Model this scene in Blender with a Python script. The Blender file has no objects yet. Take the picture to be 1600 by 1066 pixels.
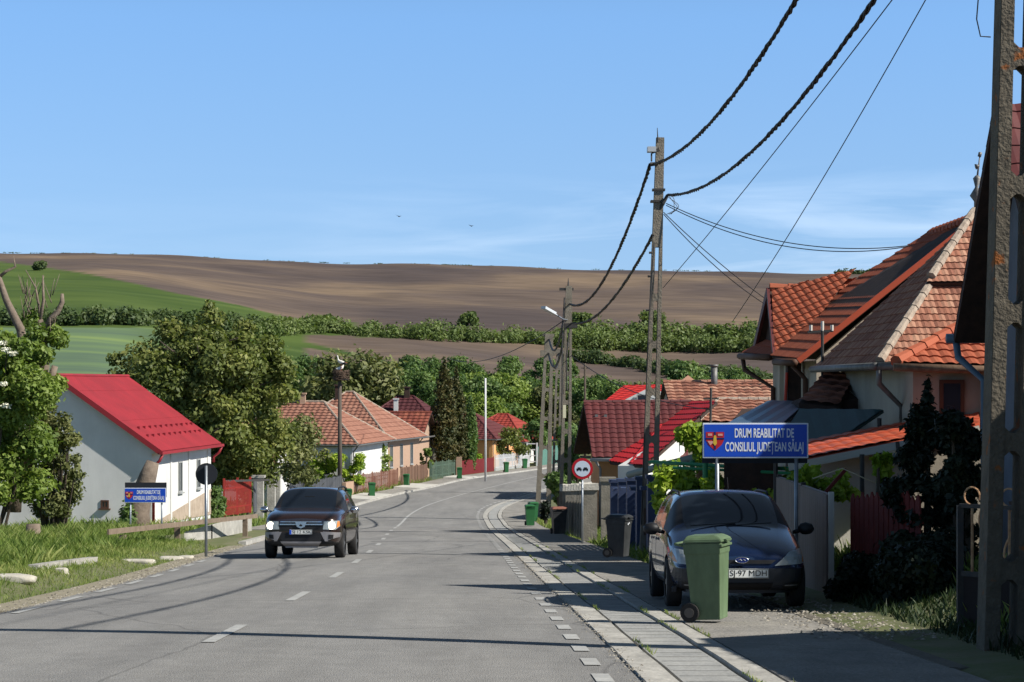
import bpy, bmesh, math, random
import numpy as np
from mathutils import Vector, Matrix
from mathutils.bvhtree import BVHTree
PI = math.pi
rnd = random.Random(11)
C = bpy.context.scene.collection
# ------------------------------------------------------------ camera, sky, sun, exposure
F = 3300.0                      # focal length in photo pixels (1600 wide)
cam = bpy.data.cameras.new('camera'); camo = bpy.data.objects.new('camera', cam); C.objects.link(camo)
camo.location = (0, 0, 0); camo.rotation_euler = (PI/2, 0, 0)
cam.sensor_width = 36; cam.lens = 36*F/1600; cam.shift_y = 67/1600
cam.clip_start = 0.1; cam.clip_end = 6000
bpy.context.scene.camera = camo
SUN_EL = math.radians(40); SD = Vector((0.94*math.cos(SUN_EL), -0.342*math.cos(SUN_EL), math.sin(SUN_EL))).normalized()
w = bpy.data.worlds.new('World'); bpy.context.scene.world = w; w.use_nodes = True
nt = w.node_tree; N = nt.nodes; Lk = nt.links
bg = N['Background']; bg.inputs[1].default_value = 0.15
sky = N.new('ShaderNodeTexSky'); sky.sky_type = 'NISHITA'; sky.sun_disc = False
sky.sun_elevation = SUN_EL; sky.sun_rotation = math.atan2(SD.x, SD.y)
sky.air_density = 1.0; sky.dust_density = 0.0; sky.ozone_density = 1.9; sky.altitude = 300
tc = N.new('ShaderNodeTexCoord'); sp = N.new('ShaderNodeSeparateXYZ'); Lk.new(tc.outputs['Generated'], sp.inputs[0])
# clear air: the pale band hugs the horizon more closely than in the stock sky
mz = N.new('ShaderNodeMath'); mz.operation = 'MULTIPLY_ADD'; mz.inputs[1].default_value = 1.0; mz.inputs[2].default_value = 0.17
Lk.new(sp.outputs[2], mz.inputs[0])
cb = N.new('ShaderNodeCombineXYZ'); Lk.new(sp.outputs[0], cb.inputs[0]); Lk.new(sp.outputs[1], cb.inputs[1]); Lk.new(mz.outputs[0], cb.inputs[2])
Lk.new(cb.outputs[0], sky.inputs[0])
# thin low cloud veil
mp = N.new('ShaderNodeMapping'); mp.inputs['Scale'].default_value = (3.0, 3.0, 26); Lk.new(tc.outputs['Generated'], mp.inputs[0])
nz = N.new('ShaderNodeTexNoise'); nz.inputs['Scale'].default_value = 2.6; nz.inputs['Detail'].default_value = 7; nz.inputs['Roughness'].default_value = .55; nz.inputs['Distortion'].default_value = .6
Lk.new(mp.outputs[0], nz.inputs['Vector'])
cr = N.new('ShaderNodeValToRGB'); cr.color_ramp.elements[0].position = .42; cr.color_ramp.elements[1].position = .74
Lk.new(nz.outputs[0], cr.inputs[0])
band = N.new('ShaderNodeMapRange'); band.inputs[1].default_value = .105; band.inputs[2].default_value = .06; Lk.new(sp.outputs[2], band.inputs[0])
side = N.new('ShaderNodeMapRange'); side.inputs[1].default_value = -.12; side.inputs[2].default_value = .16; side.inputs[3].default_value = .12; side.inputs[4].default_value = 1.; Lk.new(sp.outputs[0], side.inputs[0])
m1 = N.new('ShaderNodeMath'); m1.operation = 'MULTIPLY'; Lk.new(cr.outputs[0], m1.inputs[0]); Lk.new(band.outputs[0], m1.inputs[1])
m2 = N.new('ShaderNodeMath'); m2.operation = 'MULTIPLY'; Lk.new(m1.outputs[0], m2.inputs[0]); Lk.new(side.outputs[0], m2.inputs[1])
m3 = N.new('ShaderNodeMath'); m3.operation = 'MULTIPLY'; m3.inputs[1].default_value = .55; Lk.new(m2.outputs[0], m3.inputs[0])
mx = N.new('ShaderNodeMixRGB'); mx.inputs[2].default_value = (6.6, 7.0, 7.9, 1)
zn_ = N.new('ShaderNodeValToRGB'); ze_ = zn_.color_ramp.elements; ze_[0].position = 0; ze_[0].color = (.61, .575, .52, 1); ze_[1].position = .5; ze_[1].color = (.30, .26, .205, 1)
q_ = ze_.new(.17); q_.color = (.585, .71, .77, 1); Lk.new(sp.outputs[2], zn_.inputs[0])
zm = N.new('ShaderNodeMixRGB'); zm.blend_type = 'MULTIPLY'; zm.inputs[0].default_value = 1; Lk.new(mx.outputs[0], zm.inputs[1]); Lk.new(zn_.outputs[0], zm.inputs[2])
Lk.new(m3.outputs[0], mx.inputs[0]); Lk.new(sky.outputs[0], mx.inputs[1]); Lk.new(zm.outputs[0], bg.inputs[0])
sl = bpy.data.lights.new('sun', 'SUN'); sl.energy = 3.55; sl.angle = math.radians(.53); sl.color = (1, .955, .88)
so = bpy.data.objects.new('sun', sl); C.objects.link(so); so.rotation_euler = SD.to_track_quat('Z', 'Y').to_euler()
vs = bpy.context.scene.view_settings; vs.view_transform = 'Standard'; vs.look = 'None'; vs.exposure = 1.0; vs.gamma = 1
bpy.context.scene.cycles.max_bounces = 6; bpy.context.scene.cycles.transparent_max_bounces = 6
# ------------------------------------------------------------ helpers
def W(px, py, Y): return Vector(((px-800)*Y/F, Y, (600-py)*Y/F))
def srgb(r, g, b):
    return tuple(((c/255)/12.92 if c/255 <= .04045 else ((c/255+.055)/1.055)**2.4) for c in (r, g, b))
MATS = {}
def mat(name, col, rough=.8, col2=None, scale=3., bump=0., bscale=None, metal=0., spec=.3, amt=.5, tint=None, emit=None, stretch=None, coat=0., detail=6):
    if name in MATS: return MATS[name]
    m = bpy.data.materials.new(name); m.use_nodes = True; t = m.node_tree; b = t.nodes['Principled BSDF']
    b.inputs['Roughness'].default_value = rough; b.inputs['Metallic'].default_value = metal
    b.inputs['Specular IOR Level'].default_value = spec; b.inputs['Coat Weight'].default_value = coat; b.inputs['Coat Roughness'].default_value = .04
    col = tuple(col)+(1,); b.inputs['Base Color'].default_value = col
    src = None
    tcn = t.nodes.new('ShaderNodeTexCoord'); vec = tcn.outputs['Object']
    if stretch:
        mpn = t.nodes.new('ShaderNodeMapping'); mpn.inputs['Scale'].default_value = stretch; t.links.new(vec, mpn.inputs[0]); vec = mpn.outputs[0]
    if col2:
        n = t.nodes.new('ShaderNodeTexNoise'); n.inputs['Scale'].default_value = scale; n.inputs['Detail'].default_value = detail; n.inputs['Roughness'].default_value = .65
        t.links.new(vec, n.inputs['Vector'])
        r = t.nodes.new('ShaderNodeMapRange'); r.inputs[1].default_value = .5-.5*amt*.7; r.inputs[2].default_value = .5+.5*amt*.7; t.links.new(n.outputs[0], r.inputs[0])
        x = t.nodes.new('ShaderNodeMixRGB'); x.inputs[1].default_value = col; x.inputs[2].default_value = tuple(col2)+(1,)
        t.links.new(r.outputs[0], x.inputs[0]); src = x.outputs[0]
    if tint:                                    # per-tile / per-leaf colour: list of 3 colours
        a = t.nodes.new('ShaderNodeAttribute'); a.attribute_name = 'tint'
        rr = t.nodes.new('ShaderNodeValToRGB'); e = rr.color_ramp.elements
        e[0].color = tuple(tint[0])+(1,); e[1].color = tuple(tint[-1])+(1,)
        for k in range(1, len(tint)-1):
            q = e.new(k/(len(tint)-1)); q.color = tuple(tint[k])+(1,)
        t.links.new(a.outputs['Fac'], rr.inputs[0])
        if src:
            y = t.nodes.new('ShaderNodeMixRGB'); y.inputs[0].default_value = .65
            t.links.new(src, y.inputs[1]); t.links.new(rr.outputs[0], y.inputs[2]); src = y.outputs[0]
        else: src = rr.outputs[0]
    if src: t.links.new(src, b.inputs['Base Color'])
    if bump:
        n2 = t.nodes.new('ShaderNodeTexNoise'); n2.inputs['Scale'].default_value = bscale or scale*4; n2.inputs['Detail'].default_value = 5
        t.links.new(vec, n2.inputs['Vector'])
        bp = t.nodes.new('ShaderNodeBump'); bp.inputs['Strength'].default_value = min(1, bump); bp.inputs['Distance'].default_value = .02*max(1, bump)
        t.links.new(n2.outputs[0], bp.inputs['Height']); t.links.new(bp.outputs[0], b.inputs['Normal'])
    if emit:
        b.inputs['Emission Color'].default_value = tuple(emit[0])+(1,); b.inputs['Emission Strength'].default_value = emit[1]
    MATS[name] = m; return m
def leafmat(name, cols, trans=.3, rough=.55):
    m = mat(name, cols[1], rough, tint=cols, spec=.25); t = m.node_tree
    b = t.nodes['Principled BSDF']; out = t.nodes['Material Output']
    tr = t.nodes.new('ShaderNodeBsdfTranslucent'); mxs = t.nodes.new('ShaderNodeMixShader'); mxs.inputs[0].default_value = trans
    s = b.inputs['Base Color'].links[0].from_socket
    g = t.nodes.new('ShaderNodeMixRGB'); g.blend_type = 'MULTIPLY'; g.inputs[0].default_value = 1; g.inputs[2].default_value = (1.15, 1.25, .6, 1)
    t.links.new(s, g.inputs[1]); t.links.new(g.outputs[0], tr.inputs[0])
    t.links.new(b.outputs[0], mxs.inputs[1]); t.links.new(tr.outputs[0], mxs.inputs[2]); t.links.new(mxs.outputs[0], out.inputs[0])
    return m
def tag(o, label=None, cat=None, group=None, kind=None):
    if label: o['label'] = label
    if cat: o['category'] = cat
    if group: o['group'] = group
    if kind: o['kind'] = kind
    return o
def thing(name, label, cat, loc=(0, 0, 0), rz=0., group=None, rx=0.):
    o = bpy.data.objects.new(name, None); C.objects.link(o); o.empty_display_size = .3
    o.location = loc; o.rotation_euler = (rx, 0, rz)
    return tag(o, label, cat, group)
def mk(name, V, Fc, m, parent=None, smooth=False, tint=None, midx=None, label=None):
    me = bpy.data.meshes.new(name); me.from_pydata([tuple(v) for v in V], [], [tuple(f) for f in Fc])
    for mm in (m if isinstance(m, (list, tuple)) else [m]): me.materials.append(mm)
    if smooth: me.polygons.foreach_set('use_smooth', [True]*len(me.polygons))
    if midx is not None: me.polygons.foreach_set('material_index', midx)
    if tint is not None:
        a = me.attributes.new('tint', 'FLOAT', 'FACE'); a.data.foreach_set('value', tint)
    me.update()
    o = bpy.data.objects.new(name, me); C.objects.link(o)
    if parent: o.parent = parent
    if label: o['label'] = label
    return o
def world_part(o, parent):      # parent a mesh whose vertices are in world space
    o.parent = parent; o.matrix_parent_inverse = Matrix.Identity(4)
    mi = (Matrix.Translation(parent.location) @ parent.rotation_euler.to_matrix().to_4x4()).inverted()
    o.data.transform(mi)
    return o
class MB:
    def __init__(s): s.v = []; s.f = []; s.mi = []; s.t = []; s.cur = 0
    def add(s, V, Fc, t=None):
        n = len(s.v); s.v += [Vector(v) for v in V]; s.f += [[i+n for i in f] for f in Fc]; s.mi += [s.cur]*len(Fc); s.t += [rnd.random() if t is None else t]*len(Fc)
    def box(s, c, d, M=None, t=None):
        c = Vector(c); V = []
        for k in range(8):
            p = Vector(((k & 1)-.5, (k >> 1 & 1)-.5, (k >> 2 & 1)-.5)); p = Vector((p.x*d[0], p.y*d[1], p.z*d[2]))
            if M is not None: p = M @ p
            V.append(c+p)
        s.add(V, [(0, 2, 3, 1), (4, 5, 7, 6), (0, 1, 5, 4), (2, 6, 7, 3), (0, 4, 6, 2), (1, 3, 7, 5)], t)
    def bar(s, a, b, wd, dp, up=Vector((0, 0, 1)), w2=None, d2=None, t=None):   # rectangular bar a->b
        a = Vector(a); b = Vector(b); d = (b-a).normalized()
        x = d.cross(up)
        if x.length < 1e-4: x = Vector((1, 0, 0))
        x.normalize(); y = x.cross(d).normalized(); w2 = wd if w2 is None else w2; d2 = dp if d2 is None else d2
        V = [a-x*wd/2-y*dp/2, a+x*wd/2-y*dp/2, a+x*wd/2+y*dp/2, a-x*wd/2+y*dp/2, b-x*w2/2-y*d2/2, b+x*w2/2-y*d2/2, b+x*w2/2+y*d2/2, b-x*w2/2+y*d2/2]
        s.add(V, [(0, 3, 2, 1), (4, 5, 6, 7), (0, 1, 5, 4), (1, 2, 6, 5), (2, 3, 7, 6), (3, 0, 4, 7)], t)
    def tube(s, pts, r, n=8, cap=True, t=None):
        pts = [Vector(p) for p in pts]; rs = r if isinstance(r, (list, tuple)) else [r]*len(pts)
        rings = []; prev = None
        for i, p in enumerate(pts):
            d = (pts[min(i+1, len(pts)-1)]-pts[max(i-1, 0)]).normalized()
            if prev is None:
                u = Vector((0, 0, 1)) if abs(d.z) < .9 else Vector((1, 0, 0)); x = d.cross(u).normalized()
            else:
                x = (prev-d*prev.dot(d)).normalized()
            prev = x; y = d.cross(x)
            rings.append([p+(x*math.cos(2*PI*k/n)+y*math.sin(2*PI*k/n))*rs[i] for k in range(n)])
        V = [q for g in rings for q in g]; Fc = []
        for i in range(len(pts)-1):
            for k in range(n): Fc.append((i*n+k, i*n+(k+1) % n, (i+1)*n+(k+1) % n, (i+1)*n+k))
        if cap: Fc += [tuple(range(n-1, -1, -1)), tuple(range((len(pts)-1)*n, len(pts)*n))]
        s.add(V, Fc, t)
    def prism(s, poly, z0, z1, t=None):   # poly list of (x,y) ; z0,z1 scalars or lists
        n = len(poly); a = z0 if isinstance(z0, (list, tuple)) else [z0]*n; b = z1 if isinstance(z1, (list, tuple)) else [z1]*n
        V = [(p[0], p[1], a[i]) for i, p in enumerate(poly)]+[(p[0], p[1], b[i]) for i, p in enumerate(poly)]
        s.add(V, [tuple(range(n-1, -1, -1)), tuple(range(n, 2*n))]+[(i, (i+1) % n, (i+1) % n+n, i+n) for i in range(n)], t)
    def slab(s, pts, th, t=None):       # polygon extruded along its normal (downwards)
        pts = [Vector(p) for p in pts]; nrm = Vector((0, 0, 0))
        for i in range(len(pts)): nrm += (pts[i]-pts[0]).cross(pts[(i+1) % len(pts)]-pts[0])
        nrm.normalize(); n = len(pts)
        s.add(pts+[p-nrm*th for p in pts], [tuple(range(n)), tuple(range(2*n-1, n-1, -1))]+[(i, i+n, (i+1) % n+n, (i+1) % n) for i in range(n)], t)
    def build(s, name, m, parent=None, smooth=False, world=False, label=None, bevel=0):
        o = mk(name, s.v, s.f, m, None, smooth, s.t, s.mi, label)
        if bevel:
            b = bmesh.new(); b.from_mesh(o.data)
            bmesh.ops.bevel(b, geom=b.edges[:], offset=bevel, segments=2, affect='EDGES', clamp_overlap=True); b.to_mesh(o.data); b.free()
        if parent:
            if world: world_part(o, parent)
            else: o.parent = parent
        return o
def interp(T):
    xs = np.array([t[0] for t in T], float); ys = np.array([t[1] for t in T], float)
    d = np.gradient(ys, xs)
    def f(x):
        x = min(max(x, xs[0]), xs[-1]); i = min(int(np.searchsorted(xs, x, 'right'))-1, len(xs)-2); h = xs[i+1]-xs[i]; t = (x-xs[i])/h
        return float((2*t**3-3*t**2+1)*ys[i]+(t**3-2*t**2+t)*h*d[i]+(-2*t**3+3*t**2)*ys[i+1]+(t**3-t**2)*h*d[i+1])
    return f
zr = interp([(-60, 1.84), (0, -1.40), (60, -4.64), (85, -5.96), (105, -6.95), (117, -7.27), (130, -7.52), (149, -7.8), (163, -8.0), (181, -8.2), (200, -8.35), (240, -8.55), (420, -9)])
XL = interp([(-60, -5.6), (0, -5.9), (16, -6.1), (25.8, -6.26), (34, -6.45), (50, -7.25), (75, -8.4), (100, -9.5), (126, -9.8), (147, -8.1), (163, -6.1), (182, -3.6), (204, 2), (215, 4.8), (240, 12), (280, 26)])
XR = interp([(-60, 1.6), (0, 1.3), (16, 1.01), (24, .83), (37.6, .47), (60, -.1), (85, -.8), (105, -1.3), (117, -1.6), (127, -1.4), (149, 1.1), (165, 3.1), (189, 6.6), (205, 10.2), (240, 22), (280, 38)])
def sm(a, b, x):
    t = min(1, max(0, (x-a)/(b-a))); return t*t*(3-2*t)
# terrain heights: seen as a rising valley side
TY = [240, 300, 360, 450, 560, 620, 800, 1000, 1150]
TP = [-600, 120, 600, 1000, 1300, 2200]
TT = [[600, 655, 718, 718, 712, 700], [560, 590, 675, 680, 665, 640], [540, 566, 640, 640, 625, 610], [500, 510, 567, 598, 592, 580], [455, 473, 528, 560, 555, 540],
      [440, 456, 512, 522, 522, 520], [400, 420, 472, 480, 487, 480], [386, 401, 426, 436, 441, 430], [380, 396, 412, 422, 428, 420]]
def Tz(X, Y):
    if Y > 1150: return Tz(X*1150/Y, 1150)-(Y-1150)*.06
    px = 800+X*F/Y; px = min(max(px, TP[0]), TP[-1]-1)
    i = max(j for j in range(len(TP)-1) if TP[j] <= px); u = (px-TP[i])/(TP[i+1]-TP[i]); u = u*u*(3-2*u)
    j = 0
    while j < len(TY)-2 and TY[j+1] <= Y: j += 1
    v = (Y-TY[j])/(TY[j+1]-TY[j])
    a = TT[j][i]*(1-u)+TT[j][i+1]*u; b = TT[j+1][i]*(1-u)+TT[j+1][i+1]*u
    return (600-(a*(1-v)+b*v))*Y/F
def hsh(x, y): return math.sin(x*1.7+y*.9)*.5+math.sin(x*.63-y*1.31+2)*.5
def G(X, Y):
    """ground height outside the road"""
    z = zr(Y); l = XL(Y)-X; r = X-XR(Y)
    if l > 0:
        z += -.02+.16*sm(.7, 1.6, l) + .10*sm(2, 6, l)*(1+.6*hsh(X, Y)) if Y < 62 else .1*sm(.0, .3, l)+.12*sm(3, 8, l)
    elif r > 0: z += (.32*sm(3.5, 5.2, r)*(1-sm(34, 44, Y))) ;  z += -.12+.16*sm(2.2, 2.7, r)+.16*sm(2.8, 5, r)
    else: z -= .15
    if Y > 200:
        t = sm(200, 262, Y); z = z*(1-t)+Tz(X, max(Y, 240))*t
        if Y < 262 and abs(X) > 1e9: pass
    far = sm(25, 70, abs(X-XR(Y)-(-3)))
    if Y < 240: z += far*1.5*(1-sm(150, 240, Y))
    return z
# ------------------------------------------------------------ ground and hills
def zone(px, py):
    """field colours of the valley side: brown, green, pale"""
    gl = np.interp(px, [-300, 0, 140, 270, 380, 470, 480], [395, 409, 428, 457, 478, 503, 520])
    g = 0.; p = 0.
    if px < 476 and py > gl: g = 1
    if px < 340 and py > 512: p = sm(330, 190, px) if False else 1-sm(170, 330, px); g = 1
    if py > np.interp(px, [0, 400, 640, 850, 1190], [500, 545, 580, 597, 640]): g = 1; p = p
    l2 = np.interp(px, [400, 560, 660], [522, 556, 580])
    if 395 < px < 700 and abs(py-l2) < 3.5: g = 1
    if 400 < px < 560 and 503 < py < 524: g = 1
    if 560 <= px and abs(py-523) < 5: g = .7
    return g, p
def sheet(name, xs_of, ys, zf, m, cols=None):
    V = []; Fc = []; n = None
    for Y in ys:
        xs = xs_of(Y); n = len(xs)
        for X in xs: V.append((X, Y, zf(X, Y)))
    for j in range(len(ys)-1):
        for i in range(n-1): Fc.append((j*n+i, j*n+i+1, (j+1)*n+i+1, (j+1)*n+i))
    o = mk(name, V, Fc, m, smooth=True); tag(o, kind='structure')
    if cols:
        a = o.data.color_attributes.new('field', 'FLOAT_COLOR', 'POINT')
        a.data.foreach_set('color', [c for v in V for c in cols(v)])
    return o
def xs_near(Y):
    l = XL(Y); r = XR(Y)
    return [-150, -100, -75, -58, -46, -38, -32]+[l-k for k in (14, 12, 10, 8.5, 7, 6, 5, 4, 3.2, 2.6, 2, 1.6, 1.3, 1., .7, .4, .02)]+[l+.3, (l+r)/2, r-.02]+[r+k for k in (.03, .6, 1.2, 2.2, 2.45, 2.7, 3, 3.6, 4.2, 5, 6.5, 8, 11, 15, 20)]+[50, 62, 75, 95, 130, 200]
ys = [-60, -40, -20, -5]+[k*1.0 for k in range(5, 80)]+[80+2*k for k in range(0, 80)]+[240, 250, 262]
M_soil = mat('verge_soil', srgb(112, 108, 84), .95, srgb(84, 96, 48), 1.6, .8, 9, amt=.6)
sheet('ground', xs_near, ys, G, M_soil)
mh = mat('fields', (.1, .07, .05), .95); t = mh.node_tree; b = t.nodes['Principled BSDF']
b.inputs['Specular IOR Level'].default_value = .05
at = t.nodes.new('ShaderNodeAttribute'); at.attribute_name = 'field'; ss = t.nodes.new('ShaderNodeSeparateColor'); t.links.new(at.outputs['Color'], ss.inputs[0])
co = t.nodes.new('ShaderNodeTexCoord')
def nz_(scale, st, det=5, dist=0.):
    a = t.nodes.new('ShaderNodeMapping'); a.inputs['Scale'].default_value = st; t.links.new(co.outputs['Object'], a.inputs[0])
    n = t.nodes.new('ShaderNodeTexNoise'); n.inputs['Scale'].default_value = scale; n.inputs['Detail'].default_value = det; n.inputs['Distortion'].default_value = dist; t.links.new(a.outputs[0], n.inputs['Vector']); return n.outputs[0]
def ramp_(src, stops):
    r = t.nodes.new('ShaderNodeValToRGB'); e = r.color_ramp.elements
    e[0].position, e[1].position = stops[0][0], stops[-1][0]; e[0].color = stops[0][1]+(1,); e[1].color = stops[-1][1]+(1,)
    for p_, c_ in stops[1:-1]: q = e.new(p_); q.color = c_+(1,)
    t.links.new(src, r.inputs[0]); return r.outputs[0]
br = ramp_(nz_(.008, (1., 1., .5), 7, .6), [(.36, srgb(82, 73, 70)), (.46, srgb(92, 81, 75)), (.55, srgb(102, 89, 79)), (.66, srgb(124, 107, 89))])
br2 = ramp_(nz_(.1, (.6, 1.6, 1), 6), [(.3, (.78, .78, .78)), (.7, (1.12, 1.12, 1.12))])
mb = t.nodes.new('ShaderNodeMixRGB'); mb.blend_type = 'MULTIPLY'; mb.inputs[0].default_value = 1; t.links.new(br, mb.inputs[1]); t.links.new(br2, mb.inputs[2])
gr = ramp_(nz_(.03, (.6, 1.3, 1), 6), [(.35, srgb(62, 80, 40)), (.65, srgb(82, 98, 50))])
pl = ramp_(nz_(.02, (.7, 2.2, 1), 5, 1.), [(.38, srgb(86, 104, 84)), (.56, srgb(98, 118, 84)), (.68, srgb(116, 134, 84))])
x1 = t.nodes.new('ShaderNodeMixRGB'); t.links.new(ss.outputs[0], x1.inputs[0]); t.links.new(mb.outputs[0], x1.inputs[1]); t.links.new(gr, x1.inputs[2])
wv = t.nodes.new('ShaderNodeTexWave'); wv.inputs['Scale'].default_value = .12; wv.inputs['Distortion'].default_value = 14; wv.inputs['Detail'].default_value = 3; wv.inputs['Detail Scale'].default_value = .25; wv.bands_direction = 'Y'; t.links.new(co.outputs['Object'], wv.inputs['Vector'])
wr = t.nodes.new('ShaderNodeMapRange'); wr.inputs[3].default_value = .86; wr.inputs[4].default_value = 1.12; t.links.new(wv.outputs[0], wr.inputs[0])
wm = t.nodes.new('ShaderNodeMixRGB'); wm.blend_type = 'MULTIPLY'; wm.inputs[0].default_value = 1; t.links.new(mb.outputs[0], wm.inputs[1]); t.links.new(wr.outputs[0], wm.inputs[2]); t.links.new(wm.outputs[0], x1.inputs[1])
x2 = t.nodes.new('ShaderNodeMixRGB'); t.links.new(ss.outputs[1], x2.inputs[0]); t.links.new(x1.outputs[0], x2.inputs[1]); t.links.new(pl, x2.inputs[2])
t.links.new(x2.outputs[0], b.inputs['Base Color'])
ysh = [262+k*4 for k in range(0, 60)]+[502+k*5 for k in range(0, 60)]+[802+k*8 for k in range(0, 46)]+[1200, 1300, 1500, 1800, 2300, 3000]
ysh[0] = 262
def xs_far(Y): return [X*(Y/262) for X in ([-200, -150, -120]+[-90+k*1.25 for k in range(0, 150)]+[110, 140, 200])]
def hz(X, Y):
    if Y < 263: return G(X, 262) if -150 <= X <= 200 else Tz(X, Y)
    return Tz(X, Y)+.5*hsh(X*.06, Y*.05)
def hcol(v):
    X, Y, z = v
    if Y > 1150: return (0, 0, 0, 1) if X > -300 else (1, 0, 0, 1)
    g, p = zone(800+X*F/Y, 600-z*F/Y); return (g, p, 0, 1)
sheet('hills', xs_far, ysh, hz, mh, hcol)
# ------------------------------------------------------------ road, kerbs, paths
def strip(name, fa, fb, y0, y1, step, m, zo, th=.3, crown=0., zb=None, n=2, kind='structure', nobj=None):
    V = []; Fc = []; ys = list(np.arange(y0, y1+1e-6, step))
    for Y in ys:
        a, b_ = fa(Y), fb(Y)
        for k in range(n+1):
            u = k/n; V.append((a+(b_-a)*u, Y, zr(Y)+(zo(Y) if callable(zo) else zo)+crown*(1-(2*u-1)**2)))
        V.append((b_, Y, zr(Y)-th)); V.append((a, Y, zr(Y)-th))
    q = n+3
    for j in range(len(ys)-1):
        for k in range(q):
            if k == n+1: continue
            Fc.append((j*q+k, j*q+(k+1) % q, (j+1)*q+(k+1) % q, (j+1)*q+k))
    Fc.append(tuple(range(q-1, -1, -1))); Fc.append(tuple((len(ys)-1)*q+k for k in range(q)))
    o = mk(name, V, Fc, m); tag(o, kind=kind); return o
M_asph = mat('asphalt', srgb(118, 117, 115), .88, srgb(136, 134, 130), .35, .55, 60, amt=.7, stretch=(1.6, .35, 1), spec=.25)
def add_asphalt_detail(m, sp_sc=45, crack=True):
    t = m.node_tree; b = t.nodes['Principled BSDF']; s = b.inputs['Base Color'].links[0].from_socket
    c = t.nodes.new('ShaderNodeTexCoord'); n = t.nodes.new('ShaderNodeTexNoise'); n.inputs['Scale'].default_value = sp_sc; n.inputs['Detail'].default_value = 3; n.inputs['Roughness'].default_value = .8
    t.links.new(c.outputs['Object'], n.inputs['Vector'])
    r = t.nodes.new('ShaderNodeMapRange'); r.inputs[1].default_value = .3; r.inputs[2].default_value = .7; r.inputs[3].default_value = .78; r.inputs[4].default_value = 1.22
    t.links.new(n.outputs[0], r.inputs[0])
    x = t.nodes.new('ShaderNodeMixRGB'); x.blend_type = 'MULTIPLY'; x.inputs[0].default_value = 1; t.links.new(s, x.inputs[1]); t.links.new(r.outputs[0], x.inputs[2]); last = x.outputs[0]
    if crack:
        mpp = t.nodes.new('ShaderNodeMapping'); mpp.inputs['Scale'].default_value = (1, .5, 1); t.links.new(c.outputs['Object'], mpp.inputs[0])
        nn = t.nodes.new('ShaderNodeTexNoise'); nn.inputs['Scale'].default_value = 1.3; nn.inputs['Detail'].default_value = 4; t.links.new(mpp.outputs[0], nn.inputs['Vector'])
        ad = t.nodes.new('ShaderNodeMixRGB'); ad.inputs[0].default_value = .25; t.links.new(mpp.outputs[0], ad.inputs[1]); t.links.new(nn.outputs['Color'], ad.inputs[2])
        v = t.nodes.new('ShaderNodeTexVoronoi'); v.feature = 'DISTANCE_TO_EDGE'; v.inputs['Scale'].default_value = .28; t.links.new(ad.outputs[0], v.inputs['Vector'])
        rr = t.nodes.new('ShaderNodeMapRange'); rr.inputs[1].default_value = .001; rr.inputs[2].default_value = .006; rr.inputs[3].default_value = .72; rr.inputs[4].default_value = 1; t.links.new(v.outputs[0], rr.inputs[0])
        y = t.nodes.new('ShaderNodeMixRGB'); y.blend_type = 'MULTIPLY'; y.inputs[0].default_value = 1; t.links.new(last, y.inputs[1]); t.links.new(rr.outputs[0], y.inputs[2]); last = y.outputs[0]
    t.links.new(last, b.inputs['Base Color'])
add_asphalt_detail(M_asph)
def patches(m, sc, lo, hi, st):
    t = m.node_tree; b = t.nodes['Principled BSDF']; s = b.inputs['Base Color'].links[0].from_socket
    c = t.nodes.new('ShaderNodeTexCoord'); p = t.nodes.new('ShaderNodeMapping'); p.inputs['Scale'].default_value = st; t.links.new(c.outputs['Object'], p.inputs[0])
    n = t.nodes.new('ShaderNodeTexNoise'); n.inputs['Scale'].default_value = sc; n.inputs['Detail'].default_value = 9; n.inputs['Roughness'].default_value = .7; t.links.new(p.outputs[0], n.inputs['Vector'])
    r = t.nodes.new('ShaderNodeMapRange'); r.inputs[1].default_value = .4; r.inputs[2].default_value = .62; r.inputs[3].default_value = lo; r.inputs[4].default_value = hi; t.links.new(n.outputs[0], r.inputs[0])
    x = t.nodes.new('ShaderNodeMixRGB'); x.blend_type = 'MULTIPLY'; x.inputs[0].default_value = 1; t.links.new(s, x.inputs[1]); t.links.new(r.outputs[0], x.inputs[2]); t.links.new(x.outputs[0], b.inputs['Base Color'])
patches(M_asph, .9, .9, 1.08, (1.2, .12, 1)); patches(M_asph, 2.2, .93, 1.06, (1, 1, 1))
M_path = mat('old_path_asphalt', srgb(126, 124, 120), .95, srgb(146, 141, 132), 1.1, .9, 25, amt=.8); add_asphalt_detail(M_path, 30)
M_conc = mat('kerb_concrete', srgb(152, 149, 142), .9, srgb(178, 175, 167), 2.2, .5, 18, amt=.7); add_asphalt_detail(M_conc, 22, False)
M_slab = mat('drain_slab_concrete', srgb(138, 139, 138), .9, srgb(158, 157, 152), 1.8, .5, 30, amt=.7); add_asphalt_detail(M_slab, 26, False)
CRW = .03
patches(M_path, 1.6, .82, 1.12, (1, .6, 1)); patches(M_conc, 3, .8, 1.08, (1, .5, 1)); patches(M_slab, 2.5, .86, 1.08, (1, .5, 1))
strip('road', XL, XR, -50, 262, 1.0, M_asph, 0., .4, CRW, n=6)
def rc(Y, X):
    u = (X-XL(Y))/(XR(Y)-XL(Y)); return zr(Y)+CRW*(1-(2*u-1)**2)
M_paint = mat('worn_road_paint', srgb(178, 178, 174), .8, srgb(136, 136, 134), 5, .3, 30, amt=.9)
mb_ = MB()
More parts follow.
